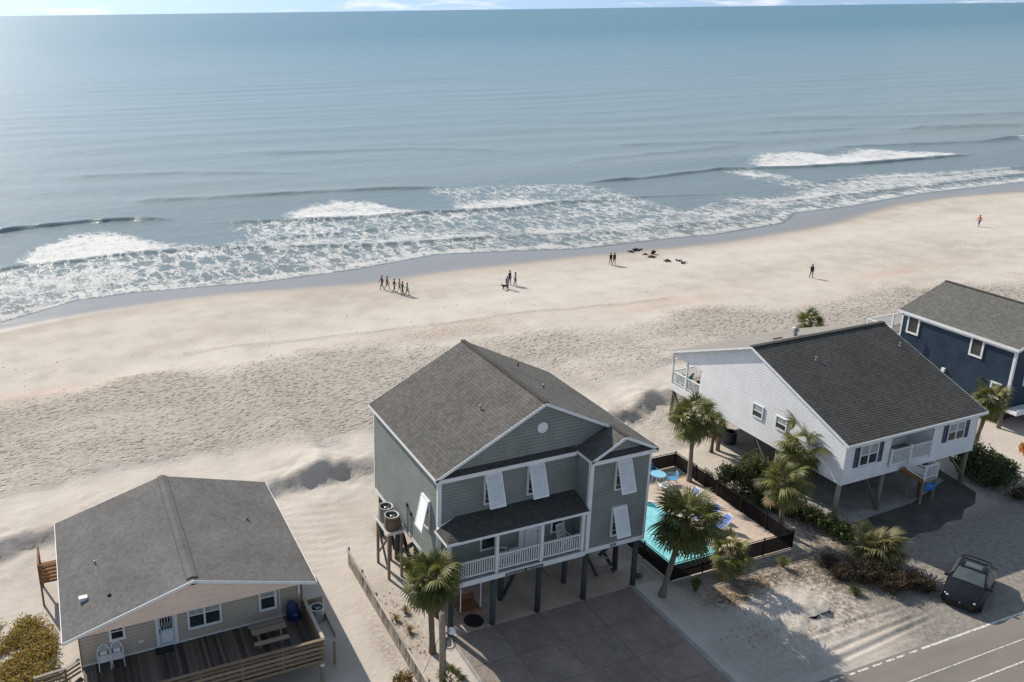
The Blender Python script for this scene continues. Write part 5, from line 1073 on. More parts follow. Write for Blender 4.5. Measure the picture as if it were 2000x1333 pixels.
# ------------------------------------------------------------ terrace furniture
TB=thing('patio_table','round pale blue patio table in the terrace corner','table',(35.3,41.1,0))
MB().lathe((35.3,41.1,.68),[(.47,0),(.50,.02),(.50,.05),(.46,.06)],24).part('table_top',MAT['sky_blue'],TB)
for k in range(4): a=k*math.pi/2+.6; MB().tube([(35.3+.34*math.cos(a),41.1+.34*math.sin(a),.68),(35.3+.40*math.cos(a),41.1+.40*math.sin(a),0)],.025,6).part('leg',MAT['white'],TB)
def patio_chair(x,y,rz,label,mat,fm):
    A=thing('patio_chair',label,'chair',(x,y,0),'patio chairs',rz,world=False)
    MB().box(-.24,.24,-.24,.24,.38,.42).part('seat',mat,A)
    bk=MB(); bk.tube([(-.25,.22,.4),(-.26,.32,.85)],.02,6); bk.tube([(.25,.22,.4),(.26,.32,.85)],.02,6); bk.tube([(-.26,.32,.85),(.26,.32,.85)],.02,6); bo=bk.part('backrest',fm,A)
    for k in range(4): MB().bar((-.25,.24+.025*k,.5+k*.1),(.25,.24+.025*k,.5+k*.1),.015,.07,(0,0,1)).part('strap',mat,bo)
    for s in (-1,1):
        MB().tube([(s*.27,.26,.62),(s*.28,-.24,.62),(s*.27,-.26,.38)],.02,6).part('armrest',fm,A); MB().tube([(s*.25,-.24,.4),(s*.26,-.27,0)],.02,6).part('leg',fm,A); MB().tube([(s*.25,.22,.4),(s*.26,.27,0)],.02,6).part('leg',fm,A)
patio_chair(36.15,40.75,math.radians(-115),'blue patio chair on the open terrace side of the round table',MAT['blue_plastic'],MAT['sky_blue'])
patio_chair(34.95,40.15,math.radians(170),'white framed patio chair in front of the round table',MAT['white'],MAT['white'])
patio_chair(35.5,42.0,math.radians(0),'deep blue patio chair against the mesh fence',MAT['blue_plastic'],MAT['blue_plastic'])
def lounger(x,y,rz,label):
    A=thing('sun_lounger',label,'sun lounger',(x,y,0),'blue sun loungers',rz,world=False)
    f=MB(); 
    for s in (-1,1): f.tube([(s*.3,-.9,.30),(s*.3,.35,.32)],.022,6)
    f.tube([(-.3,-.9,.30),(.3,-.9,.30)],.022,6); f.part('frame',MAT['white'],A)
    MB().box(-.28,.28,-.88,.33,.30,.325).part('sling',MAT['blue_cloth'],A)
    b=MB(); pts=[(-.3,.35,.32),(-.3,.75,.80),(-.22,.83,.89),(.22,.83,.89),(.3,.75,.80),(.3,.35,.32)]; b.tube(pts,.03,6); bo=b.part('back_frame',MAT['white'],A)
    m=MB(); m.poly([(-.28,.36,.34),(.28,.36,.34),(.28,.74,.80),(.2,.81,.88),(-.2,.81,.88),(-.28,.74,.80)]); m.part('back_sling',MAT['blue_cloth'],bo)
    for s in (-1,1):
        for yy in (-.75,.3): MB().tube([(s*.3,yy,.31),(s*.3,yy+.03,0)],.02,6).part('leg',MAT['white'],A)
        MB().tube([(s*.31,.2,.32),(s*.33,.1,.52),(s*.33,.5,.52)],.018,6).part('armrest',MAT['white'],A)
lounger(35.1,35.35,math.radians(-95),'blue sun lounger nearest the front fence'); lounger(35.3,36.5,math.radians(-95),'blue sun lounger in the middle of the row by the pool'); lounger(35.4,38.5,math.radians(-95),'blue sun lounger nearest the round table')
# ------------------------------------------------------------ porch chairs and things under the green house
def rocker(x,y,z,rz,label):
    A=thing('rocking_chair',label,'rocking chair',(x,y,z),'white rocking chairs',rz,world=False); mt=MAT['white']
    MB().box(-.26,.26,-.24,.24,.38,.42).part('seat',mt,A)
    b=MB(); b.bar((-.26,.22,.4),(-.26,.40,1.12),.045,.045,(0,1,0)); b.bar((.26,.22,.4),(.26,.40,1.12),.045,.045,(0,1,0)); b.bar((-.28,.40,1.1),(.28,.40,1.1),.04,.10); b.bar((-.26,.25,.52),(.26,.25,.52),.03,.06); bo=b.part('backrest',mt,A)
    for k in range(5): MB().bar((-.17+k*.085,.25,.52),(-.17+k*.085,.39,1.08),.045,.015,(0,1,0)).part('back_slat',mt,bo)
    for s in (-1,1):
        MB().bar((s*.3,-.26,.62),(s*.3,.3,.63),.08,.03).part('armrest',mt,A); MB().box(s*.28-.025,s*.28+.025,-.24,-.19,.06,.62).part('leg',mt,A); MB().box(s*.28-.025,s*.28+.025,.2,.25,.06,.45).part('leg',mt,A)
        MB().tube([(s*.28,-.45,.10),(s*.28,-.2,.03),(s*.28,.15,.02),(s*.28,.55,.12)],.025,6).part('rocker',mt,A)
rocker(23.05,33.45,3.16,math.radians(8),'white rocking chair on the green porch, near the wing wall'); rocker(19.45,33.45,3.16,math.radians(75),'white rocking chair on the green porch, beside the window')
ST=thing('porch_table','small white side table on the green porch left of the door','table',(20.2,33.5,3.16)); MB().box(19.9,20.45,33.3,33.75,3.55,3.59).part('table_top',MAT['white'],ST)
for x in (19.95,20.4):
    for yy in (33.35,33.7): post(ST,x,yy,3.16,3.55,.05,MAT['white'],'leg')
SW=thing('hanging_swing','reddish wooden swing bed hung on white ropes beneath the porch','swing',(17.75,34.0,.55))
for k in range(6): MB().box(17.15,18.35,33.62+k*.13,33.73+k*.13,.55,.59).part('slat',MAT['wood_red'],SW)
MB().box(17.13,18.37,33.56,33.62,.48,.66).part('front_board',MAT['wood_red'],SW); MB().box(17.13,18.37,34.42,34.47,.48,.95).part('back_board',MAT['wood_red'],SW)
for x in (17.18,18.32): MB().tube([(x,33.6,.6),(x,33.6,2.85)],.03,6).part('rope',MAT['white'],SW)
MT=thing('black_disc','flat round black disc on the floor below the swing','mat',(17.9,33.5,0)); MB().lathe((17.9,33.5,.006),[(.5,0),(.52,.01),(.48,.02)],24).part('pad',MAT['black'],MT); MB().lathe((17.9,33.5,.026),[(.3,0),(.28,.01)],20).part('centre',MAT['rubber'],MT)  # two flat black discs, one on the other
HC=thing('garden_hose','dark garden hose coiled by the right front pile','hose',(27.95,33.4,0)); m=MB(); pts=[]
for k in range(70): a=k*.33; r=.20+.06*math.sin(k*.21); pts.append((27.95+r*math.cos(a),33.4+r*math.sin(a),.03+k*.0035))
m.tube(pts,.022,5); m.part('coil',plain('dark green hose',(.03,.045,.03),.5),HC); MB().lathe((27.95,33.4,0.0),[(.06,0),(.05,.3),(.06,.32)],8).part('stand',MAT['metal'],HC)
# timber post with a lamp
PO=thing('lamp_post','bare timber post with a white floodlight and loose wires by the drive','post',(14.5,29.97,0)); MB().tube([(14.5,29.97,-.3),(14.46,29.97,2),(14.40,29.97,4.05)],[.17,.155,.14],10).part('pole',MAT['pile_wood'],PO,smooth=True)
m=MB(); m.bar((14.48,30.0,2.75),(14.85,30.05,2.95),.05,.05); m.part('bracket',MAT['metal'],PO); m=MB(); m.lathe((14.95,30.05,2.80),[(.05,.2),(.16,.14),(.20,0),(.17,-.02),(.04,.02)],12); m.part('lamp_head',MAT['white'],PO); m=MB(); m.box(14.6,14.85,29.85,30.1,2.2,2.55); m.part('junction_box',MAT['metal'],PO)
for k in range(3): MB().tube([(14.5,29.85,2.3-k*.1),(14.8+.1*k,29.75,2.0+k*.1),(15.05+.05*k,29.95,2.15),(14.95,30.05,2.5)],.014,5).part('wire',MAT['black'],PO)
MB().tube([(14.42,29.9,3.2),(13.95,31.0,0.0)],.012,5).part('guy_wire',MAT['black'],PO)
# ------------------------------------------------------------ palms
def fan(name,n,R,Lp,droop,spread,mat,seed,fold=.18):
    r_=random.Random(seed); m=MB(); m.tube([(0,0,0),(Lp*.5,0,.03),(Lp,0,0)],[.022,.016,.012],4,False)
    for k in range(n):
        a=math.radians(lerp(-spread,spread,k/(n-1)))+r_.uniform(-.03,.03); L=R*(.72+.28*math.cos(a*.62))*r_.uniform(.86,1.06)
        d=Vector((math.cos(a),math.sin(a),0)); s=Vector((-d.y,d.x,0)); c=Vector((Lp,0,0))
        def pt(t,side,wd): 
            z=-droop*R*(t**2.1)*(.6+.5*abs(math.sin(a)))-fold*abs(math.sin(a))*t*L*.5 - (.25*droop*R*max(0,t-.75)*2)
            return c+d*(L*t)+s*(side*wd)+Vector((0,0,z+(.012 if side else 0)))
        w0=.008; w1=.034*R/.7; w2=.022*R/.7
        m.poly([pt(.06,-1,w0),pt(.06,1,w0),pt(.5,1,w1),pt(.5,-1,w1)]); m.poly([pt(.5,-1,w1),pt(.5,1,w1),pt(.8,1,w2),pt(.8,-1,w2)]); m.poly([pt(.8,-1,w2),pt(.8,1,w2),pt(1.02,0,0)])
    return m.mesh(name,mat)
FR={}
for key,mt in (('palm_green','g'),('palm_dead','d'),('palm_olive','o')):
    FR[mt]=[fan('frond',21,.62+.04*i,.84-.06*i,.22+.16*i,112,MAT[key],10+i) for i in range(4)]
FRD=[fan('frond',16,.62,.5,.75,70,MAT['palm_dead'],30+i,.3) for i in range(2)]
def palm(base, crown, rad, label, n=40, dead=8, mix='g', trunk_r=.15, upright=0, boots=True, name='palm_tree', group='cabbage palms', seed=0, lowest=-58, fs=1.0):
    r_=random.Random(seed); bx,by=base[0],base[1]; bz=hz1(bx,by)-.1
    A=thing(name,label,'palm',(bx,by,bz),group)
    B=Vector((bx,by,bz)); K=Vector(crown); mid=B.lerp(K,.5); lean=(K-B); lean.z=0; mid-=lean*.12
    pts=[]; rs=[]
    for k in range(13):
        t=k/12; p=B*(1-t)**2+mid*2*t*(1-t)+K*t*t if lean.length>.3 else B.lerp(K,t)
        pts.append(p); rs.append(trunk_r*r_.uniform(.98,1.14)*(1.25-.35*min(1,t*5)+(.05 if k%2 else -.03))*(1.0 if t<.85 else 1.15))
    MB().tube(pts,rs,9).part('trunk',MAT['trunk'],A,smooth=True)
    if boots:
        m=MB()
        for k in range(26):
            t=r_.uniform(.80,1.0); p=B.lerp(K,t); a=k*2.4; d=Vector((math.cos(a),math.sin(a),0)); m.bar(p+d*trunk_r*.8,p+d*(trunk_r+.14)+Vector((0,0,.16)),.07,.02)
        m.part('leaf_bases',MAT['trunk'],A)
    ga=2.39996
    for k in range(n):
        t=(k+.5)/n; el=lerp(80,lowest,t**.82)+r_.uniform(-8,8); az=k*ga+r_.uniform(-.25,.25)
        s=rad/1.38*r_.uniform(.72,1.12)*(fs)*(.8 if el>60 else 1)
        src='d' if t>1-dead/max(n,1)*.5 and r_.random()<.5 else mix
        if mix=='x': src=r_.choice('gogo')
        me=r_.choice(FR[src]); q=Quaternion((0,0,1),az)@Quaternion((0,1,0),-math.radians(el))@Quaternion((1,0,0),r_.uniform(-.35,.35))
        piece('frond',me,A,K+Vector((0,0,.05+.12*math.sin(math.radians(el)))),q,s)
    for k in range(dead):
        az=r_.uniform(0,6.28); q=Quaternion((0,0,1),az)@Quaternion((0,1,0),math.radians(r_.uniform(62,82)))
        piece('dry_frond',r_.choice(FRD),A,K+Vector((0,0,-.12)),q,rad/1.35*r_.uniform(.8,1.05))
    return A
palm((14.98,32.15),(14.78,32.15,4.2),1.75,'full green palm between the picket fence and the concrete drive',50,10,seed=1)
palm((28.06,31.53),(29.25,31.6,4.25),1.95,'green palm leaning over the pool from the corner of the drive',52,9,seed=2)
palm((37.45,40.6),(37.3,40.66,4.6),1.85,'tall palm inside the pool fence next to the white house',46,9,seed=3)
palm((38.46,33.77),(38.15,33.8,3.35),1.6,'bright palm with drooping dry skirt just outside the pool fence',46,16,seed=4)
palm((43.3,36.1),(42.25,36.2,3.75),2.1,'palm leaning against the side wall of the white house',46,9,seed=5)
palm((41.5,43.2),(41.6,43.2,2.1),1.1,'small ragged palm behind the tall terrace palm',24,6,seed=6,trunk_r=.12)
palm((57.3,35.9),(58.3,35.9,4.1),1.5,'palm with browning fronds between the white and navy houses',42,12,'x',seed=7)
q_=at(1583,633,4.3); palm((q_[0],q_[1]),(q_[0],q_[1],4.35),1.45,'palm top showing above the far roof edge of the white house',34,4,seed=8)
palm((32.2,31.3),(32.2,31.3,1.75),1.45,'short shaggy palm with pale dead fronds in front of the pool fence',36,16,'x',.2,seed=9,group='low palms',fs=.95)
palm((41.1,29.5),(41.0,29.5,.75),1.7,'low spreading palm clump by the gravel parking',44,8,'o',.2,seed=10,boots=False,group='low palms',lowest=-15)
palm((14.85,29.9),(14.85,29.9,.3),.75,'tiny palm seedling at the foot of the timber post',14,0,'g',.08,seed=11,boots=False,group='low palms',lowest=5)
# ------------------------------------------------------------ shrubs and grasses
def shrub(name,label,lumps,mat,size,seed,stems=True,cat='shrub',group='shrubs',flat=1.0,shell=.35,twig=0):
    r_=random.Random(seed); cx=sum(l[0] for l in lumps)/len(lumps); cy=sum(l[1] for l in lumps)/len(lumps); bz=hz1(cx,cy)
    A=thing(name,label,cat,(cx,cy,bz),group); m=MB()
    for (x,y,z,rx,ry,rz_,n) in lumps: leaves(m,(x,y,z),(rx,ry,rz_),n,size,r_,flat,shell,.6)
    m.part('crown',mat,A)
    m=MB()
    for (x,y,z,rx,ry,rz_,n) in lumps:
        for k in range(4 if not twig else twig):
            a=r_.uniform(0,6.28); s_=r_.uniform(.3,.85); m.tube([(x+r_.uniform(-.2,.2)*rx,y+r_.uniform(-.2,.2)*ry,bz-.05),(x+rx*s_*.5*math.cos(a),y+ry*s_*.5*math.sin(a),z),(x+rx*s_*math.cos(a),y+ry*s_*math.sin(a),z+rz_*.6)],[.03,.018,.006],4,False)
    m.part('stems',MAT['bush_brown'] if twig else MAT['trunk'],A)
    return A
shrub('evergreen_bush','big rounded dark green bush between the pool fence and the white house',[(39.6,38.2,1.2,1.15,1.2,1.15,2200),(40.6,38.6,1.6,1.1,1.1,1.1,2000),(39.9,36.9,1.0,1.1,1.1,1.0,1700),(40.8,37.4,1.5,1.0,1.0,1.1,1600),(40.2,37.8,2.0,.9,.9,.8,1200),(39.0,38.9,1.1,1.0,1.0,1.0,1500),(39.3,37.4,1.3,.9,.9,.9,1300)],MAT['bush_green'],.085,21)
shrub('hedge','sunlit trailing hedge running from the bush toward the parking pad',[(39.9,35.5,.75,1.0,.9,.85,1500),(40.4,34.6,.7,1.0,.9,.8,1500),(40.7,33.7,.7,.95,.9,.8,1400),(41.0,32.8,.65,.9,.9,.75,1300),(41.2,32.0,.6,.85,.8,.7,1200),(41.2,31.2,.5,.8,.7,.6,900),(39.4,36.3,.8,.9,.9,.85,1100)],MAT['hedge_green'],.075,22,group='shrubs')
shrub('grey_hedge','thin grey-green creeper along the outside of the pool fence',[(38.3,41.2,.5,.3,.8,.4,260),(38.4,40.0,.6,.35,.9,.5,420),(38.5,38.9,.7,.45,.8,.6,560),(38.6,37.6,.7,.5,.9,.6,600),(38.7,36.4,.6,.5,.8,.55,500)],MAT['hedge_green'],.06,23)
shrub('dry_shrub','brown leafless shrub beside the black car',[(39.0,28.5,.55,1.2,.9,.65,1500),(40.0,27.8,.6,1.2,.9,.7,1700),(40.9,27.1,.5,1.0,.8,.6,1300),(39.6,27.2,.55,1.0,.7,.6,1100),(41.3,26.6,.4,.7,.6,.5,700),(38.0,29.2,.35,.9,.7,.45,800),(38.3,30.2,.35,.8,.7,.45,700)],MAT['bush_brown'],.075,24,flat=1.8,twig=60)
shrub('dark_bush','large dark bush at the right end of the white house',[(55.0,34.2,1.1,1.7,1.8,1.4,3000),(54.8,32.6,.9,1.5,1.3,1.1,2300),(56.2,33.0,.9,1.5,1.4,1.0,2000),(56.4,35.3,1.0,1.4,1.3,1.1,1500),(57.2,34.0,.7,1.0,1.2,.8,900)],MAT['bush_green'],.1,25)
shrub('dry_shrub','brown straggly shrub along the verge below the dark bush',[(55.2,31.0,.4,1.2,.7,.4,700),(56.6,30.4,.35,1.2,.6,.35,600),(57.4,31.6,.5,.9,.8,.5,500)],MAT['bush_brown'],.09,26,flat=1.5,twig=20)
shrub('orange_shrub','small orange-leaved shrub at the right edge of the picture',[(61.2,34.8,.5,.6,.6,.6,500)],MAT['orange_leaf'],.09,27)
shrub('dry_shrub','straw-brown shrub at the near end of the picket fence',[(12.75,30.6,.4,.75,.6,.5,800),(12.3,29.9,.45,.8,.6,.5,700),(13.0,29.6,.4,.6,.6,.45,500)],MAT['palm_dead'],.075,28,flat=1.6,twig=20)
r_=random.Random(40); L_=[]
for k in range(80):
    y=r_.uniform(33.8,42.4); xm=np.interp(y,[33.8,36,38.4,39.8,41.2,42.4],[-3.6,-2.9,-2.5,-2.3,-3.0,-3.9]); x=xm-3.6*r_.random()**1.2
    L_.append((x,y,.06+r_.uniform(0,.16),r_.uniform(.8,1.3),r_.uniform(.7,1.1),r_.uniform(.18,.34),420))
shrub('dune_shrub','low rust and olive dune brush at the left edge by the tan steps',L_,MAT['bush_rust'],.075,29,twig=5,shell=.2)
shrub('dune_weed','wispy grey-green weeds at the corner of the tan cottage',[(-1.75,36.4,.3,.35,.6,.35,170),(-1.65,35.6,.3,.3,.4,.35,120),(-2.2,37.6,.3,.4,.6,.3,120)],MAT['hedge_green'],.05,30)
def tuft(x,y,r,h,n,mat,label,seed,group='grass tufts'):
    r_=random.Random(seed); z=hz1(x,y); A=thing('grass_tuft',label,'grass',(x,y,z),group); m=MB()
    for k in range(n):
        a=r_.uniform(0,6.28); s=r_.uniform(.2,1); d=Vector((math.cos(a),math.sin(a),0)); p=Vector((x,y,z))+d*r*.15*r_.random(); q=p+d*r*.45*s+Vector((0,0,h*r_.uniform(.6,.9))); e=p+d*r*s+Vector((0,0,h*r_.uniform(.35,1.05))); w_=Vector((-d.y,d.x,0))*.016
        m.poly([p-w_,p+w_,q+w_*.8,q-w_*.8]); m.poly([q-w_*.8,q+w_*.8,e])
    m.part('blades',mat,A); MB().lathe((x,y,z-.05),[(r*.2,0),(r*.12,.12)],7).part('crown',MAT['bush_brown'],A)
tuft(30.0,31.2,.48,.75,220,MAT['grass_green'],'green and yellow grass tuft beside the leaning palm trunk',1); tuft(35.85,31.0,.48,.6,240,MAT['grass_green'],'yellow grass tuft in the shade behind the sand heap',2); tuft(37.6,27.8,.5,.35,260,MAT['hedge_green'],'dark green grass clump beside the dry shrub',3)
for k,(x,y) in enumerate(((14.5,33.9),(14.9,35.4),(14.2,35.0))): tuft(x,y,.4,.3,70,MAT['palm_dead'],('straw tuft beside the palm by the picket fence','straw tuft farthest from the timber post, by the green house wall','straw tuft close against the picket fence')[k],50+k,'dry straw tufts')
# fallen leaves: nobody could count them
m=MB(); r_=random.Random(60)
for cx,cy,sx,sy,n in ((33.6,30.4,1.3,.5,260),(31.3,29.9,.7,.35,170),(36.3,30.1,1.6,.6,120),(34.2,26.8,2.5,1.2,60),(30.5,27.6,1.5,1.3,45),(14.5,35,.5,2.2,60),(38.2,28.8,1.5,.8,90)):
    for k in range(n):
        x,y=r_.gauss(cx,sx*.6),r_.gauss(cy,sy*.6); z=hz1(x,y)+.015 if n>50 or True else 0; a=r_.uniform(0,6.28); s=r_.uniform(.04,.11); d=Vector((math.cos(a),math.sin(a),r_.uniform(-.2,.2)))*s; e=Vector((-math.sin(a),math.cos(a),r_.uniform(0,.6)))*s*.4; p=Vector((x,y,z+.01)); m.poly([p-d,p-e*.6,p+d,p+e])
tag(m.part('fallen_leaves',MAT['palm_dead']),'scattered dry brown leaves on the sand by the palms','leaves',kind='stuff')
# broken slab half buried in the heap
DS=thing('broken_slab','cracked pale slab with a dark hollow beneath, half buried in the sand heap','slab',(34.35,27.2,hz1(34.35,27.2)))
z=hz1(34.35,27.2)
def chunk(pts,th,name,mat):
    m=MB(); up=[Vector(p) for p in pts]; lo=[p+Vector((0,.03,-th)) for p in up]; m.poly(up); m.poly(lo[::-1])
    for i in range(len(up)): j=(i+1)%len(up); m.poly([up[i],lo[i],lo[j],up[j]])
    m.part(name,mat,DS)
chunk([(33.55,27.15,z+.02),(33.9,26.95,z+.14),(34.22,26.98,z+.16),(34.25,27.35,z+.2),(33.85,27.4,z+.12)],.06,'fragment',MAT['concrete_grey']); chunk([(34.3,27.0,z+.15),(34.75,26.98,z+.18),(35.1,27.2,z+.14),(35.0,27.5,z+.12),(34.4,27.4,z+.16)],.06,'fragment',MAT['concrete_grey']); chunk([(33.9,26.85,z-.02),(34.9,26.9,z-.02),(35.05,27.1,z+.02),(33.8,27.05,z+.02)],.04,'hollow_dark',MAT['black']); chunk([(34.0,26.78,z+.03),(34.5,26.8,z+.04),(34.5,26.86,z+.04),(34.0,26.84,z+.03)],.04,'edge_strip',MAT['metal'])  # black piece puts the hollow's darkness under the fragments
# ------------------------------------------------------------ the black car
CAR=thing('parked_car','glossy black coupe parked on the gravel beside the road','car',(43.35,25.78,-.02),None,math.radians(0),world=False)
ang=math.atan2(-.42,-.905); CAR.rotation_euler=(0,0,ang); CAR.scale=(1.05,1.05,1.05)
sec=np.array([ # x (front +), half width, low z, belt z, top half width, top z
 (2.05,.40,.34,.50,.30,.53),(1.99,.62,.27,.58,.48,.62),(1.80,.77,.22,.66,.60,.72),(1.40,.85,.20,.74,.68,.83),(1.0,.88,.19,.79,.72,.90),(.75,.89,.19,.82,.71,.96),(.35,.89,.19,.85,.65,1.17),(.0,.89,.19,.87,.61,1.30),(-.45,.89,.19,.88,.60,1.36),(-.9,.89,.2,.88,.60,1.31),(-1.3,.88,.21,.88,.61,1.16),(-1.65,.86,.24,.87,.63,1.01),(-1.95,.79,.28,.84,.60,.95),(-2.10,.60,.38,.74,.46,.82)])
def crom(A,t):                                # smooth interpolation along the first axis
    i=int(min(max(math.floor(t),0),len(A)-2)); f=t-i; p=[A[min(max(i+k,0),len(A)-1)] for k in (-1,0,1,2)]
    return .5*((2*p[1])+(-p[0]+p[2])*f+(2*p[0]-5*p[1]+4*p[2]-p[3])*f*f+(-p[0]+3*p[1]-3*p[2]+p[3])*f**3)
def prof(u):
    x,hw,lz,bz,tw,tz=crom(sec,u); mz=lerp(lz,bz,.55)
    return np.array([(x,-hw*.90,lz),(x,-hw,mz),(x,-hw*.965,bz),(x,-tw,tz-.01),(x,-tw*.55,tz+.025),(x,0,tz+.035),(x,tw*.55,tz+.025),(x,tw,tz-.01),(x,hw*.965,bz),(x,hw,mz),(x,hw*.90,lz)])
def skin_pt(u,v): return Vector(crom(prof(u),v))
def patch(name,mat,u0,u1,v0,v1,nu,nv,lift,parent):
    m=MB(); g=[]
    for i in range(nu+1):
        row=[]
        for j in range(nv+1):
            u,v=lerp(u0,u1,i/nu),lerp(v0,v1,j/nv); p=skin_pt(u,v); n=(skin_pt(u+.03,v)-skin_pt(u-.03,v)).cross(skin_pt(u,v+.03)-skin_pt(u,v-.03))
            n=n.normalized() if n.length>1e-9 else Vector((0,0,1)); c=Vector((p.x,0,.6)); n=n if n.dot(p-c)>0 else -n
            row.append(p+n*lift)
        g.append(row)
    for i in range(nu):
        for j in range(nv): m.poly([g[i][j],g[i+1][j],g[i+1][j+1],g[i][j+1]])
    me=m.mesh(name,mat); bm=bmesh.new(); bm.from_mesh(me); bmesh.ops.remove_doubles(bm,verts=bm.verts,dist=.0003); bmesh.ops.recalc_face_normals(bm,faces=bm.faces); bm.to_mesh(me); bm.free()
    me.polygons.foreach_set('use_smooth',[True]*len(me.polygons)); return piece(name,me,parent,(0,0,0))
patch('body',MAT['car_paint'],0,13,0,10,65,50,0,CAR); MB().box(-1.95,1.9,-.75,.75,.18,.4).part('underbody',MAT['black'],CAR)
m=MB(); m.poly([skin_pt(0,j*.5) for j in range(21)]); m.part('front_bumper',MAT['car_paint'],CAR); m=MB(); m.poly([skin_pt(13,j*.5) for j in range(21)]); m.part('rear_bumper',MAT['car_paint'],CAR)
patch('windscreen',MAT['car_glass'],5.05,6.85,3.12,6.88,8,14,.006,CAR); patch('rear_window',MAT['car_glass'],9.35,11.2,3.2,6.8,8,14,.006,CAR); patch('sunroof',MAT['car_glass'],7.3,8.2,3.9,6.1,4,8,.006,CAR)
for v0,v1 in ((2.12,2.86),(7.14,7.88)): patch('side_window',MAT['car_glass'],6.0,8.3,v0,v1,8,4,.006,CAR); patch('side_window',MAT['car_glass'],8.4,10.3,v0,v1,8,4,.006,CAR)
for s in (-1,1):
    m=MB(); m.lathe((1.86,s*.56,.60),[(.02,-.04),(.10,-.02),(.11,.03),(.06,.07)],10); m.part('headlight',MAT['lamp'],CAR); m=MB(); m.box(.48,.62,s*.86 if s>0 else -1.03,1.03 if s>0 else -.86,.86,.98); m.part('mirror',MAT['car_paint'],CAR); m=MB(); m.box(-2.08,-1.9,s*.5-.12,s*.5+.12,.62,.74); m.part('tail_light',plain('red lens',(.25,.01,.01),.2),CAR)
    for x in (1.32,-1.28):
        wm=MB()
        prof=[(.20,-.09),(.29,-.095),(.31,-.06),(.31,.06),(.29,.095),(.20,.09)]
        st_=len(wm.v)
        for r0,t0 in prof:
            for k in range(18): a=2*math.pi*k/18; wm.v.append((x+r0*math.cos(a),s*.77+t0,.31+r0*math.sin(a)))
        for i in range(5):
            for k in range(18): k2=(k+1)%18; wm.f.append((st_+i*18+k,st_+i*18+k2,st_+(i+1)*18+k2,st_+(i+1)*18+k)); wm.uv.append(None); wm.m.append(0)
        wh=wm.part('wheel',MAT['rubber'],CAR)
        m=MB(); m.poly([(x+.21*math.cos(2*math.pi*k/18),s*.85,.31+.21*math.sin(2*math.pi*k/18)) for k in range(18)]); m.part('rim',MAT['chrome'],wh)
m=MB(); m.box(2.0,2.06,-.3,.3,.36,.46); m.part('grille',MAT['black'],CAR); m=MB(); m.lathe((2.03,0,.52),[(.05,-.03),(.05,.03)],10); m.part('badge',MAT['chrome'],CAR); 
# ------------------------------------------------------------ people and the dog on the beach
MAT['skin']=plain('skin',(.32,.20,.14),.6,.1); MAT['hair']=plain('dark hair',(.03,.022,.016),.6,.2)
def clothes(col): return plain('cloth %.2f %.2f %.2f'%col,col,.85,.15,4)
def skinned(name,verts,edges,radii,sub=1):
    me=bpy.data.meshes.new(name); me.from_pydata(verts,edges,[]); ob=bpy.data.objects.new(name,me); C.objects.link(ob)
    md=ob.modifiers.new('Skin','SKIN'); md.use_smooth_shade=True
    for i,r in enumerate(radii):
        s=me.skin_vertices[0].data[i]; s.radius=r if hasattr(r,'__len__') else (r,r); s.use_root=(i==0)
    sd=ob.modifiers.new('Sub','SUBSURF'); sd.levels=sub; sd.render_levels=sub
    dg=bpy.context.evaluated_depsgraph_get(); out=bpy.data.meshes.new_from_object(ob.evaluated_get(dg)); bpy.data.objects.remove(ob); return out
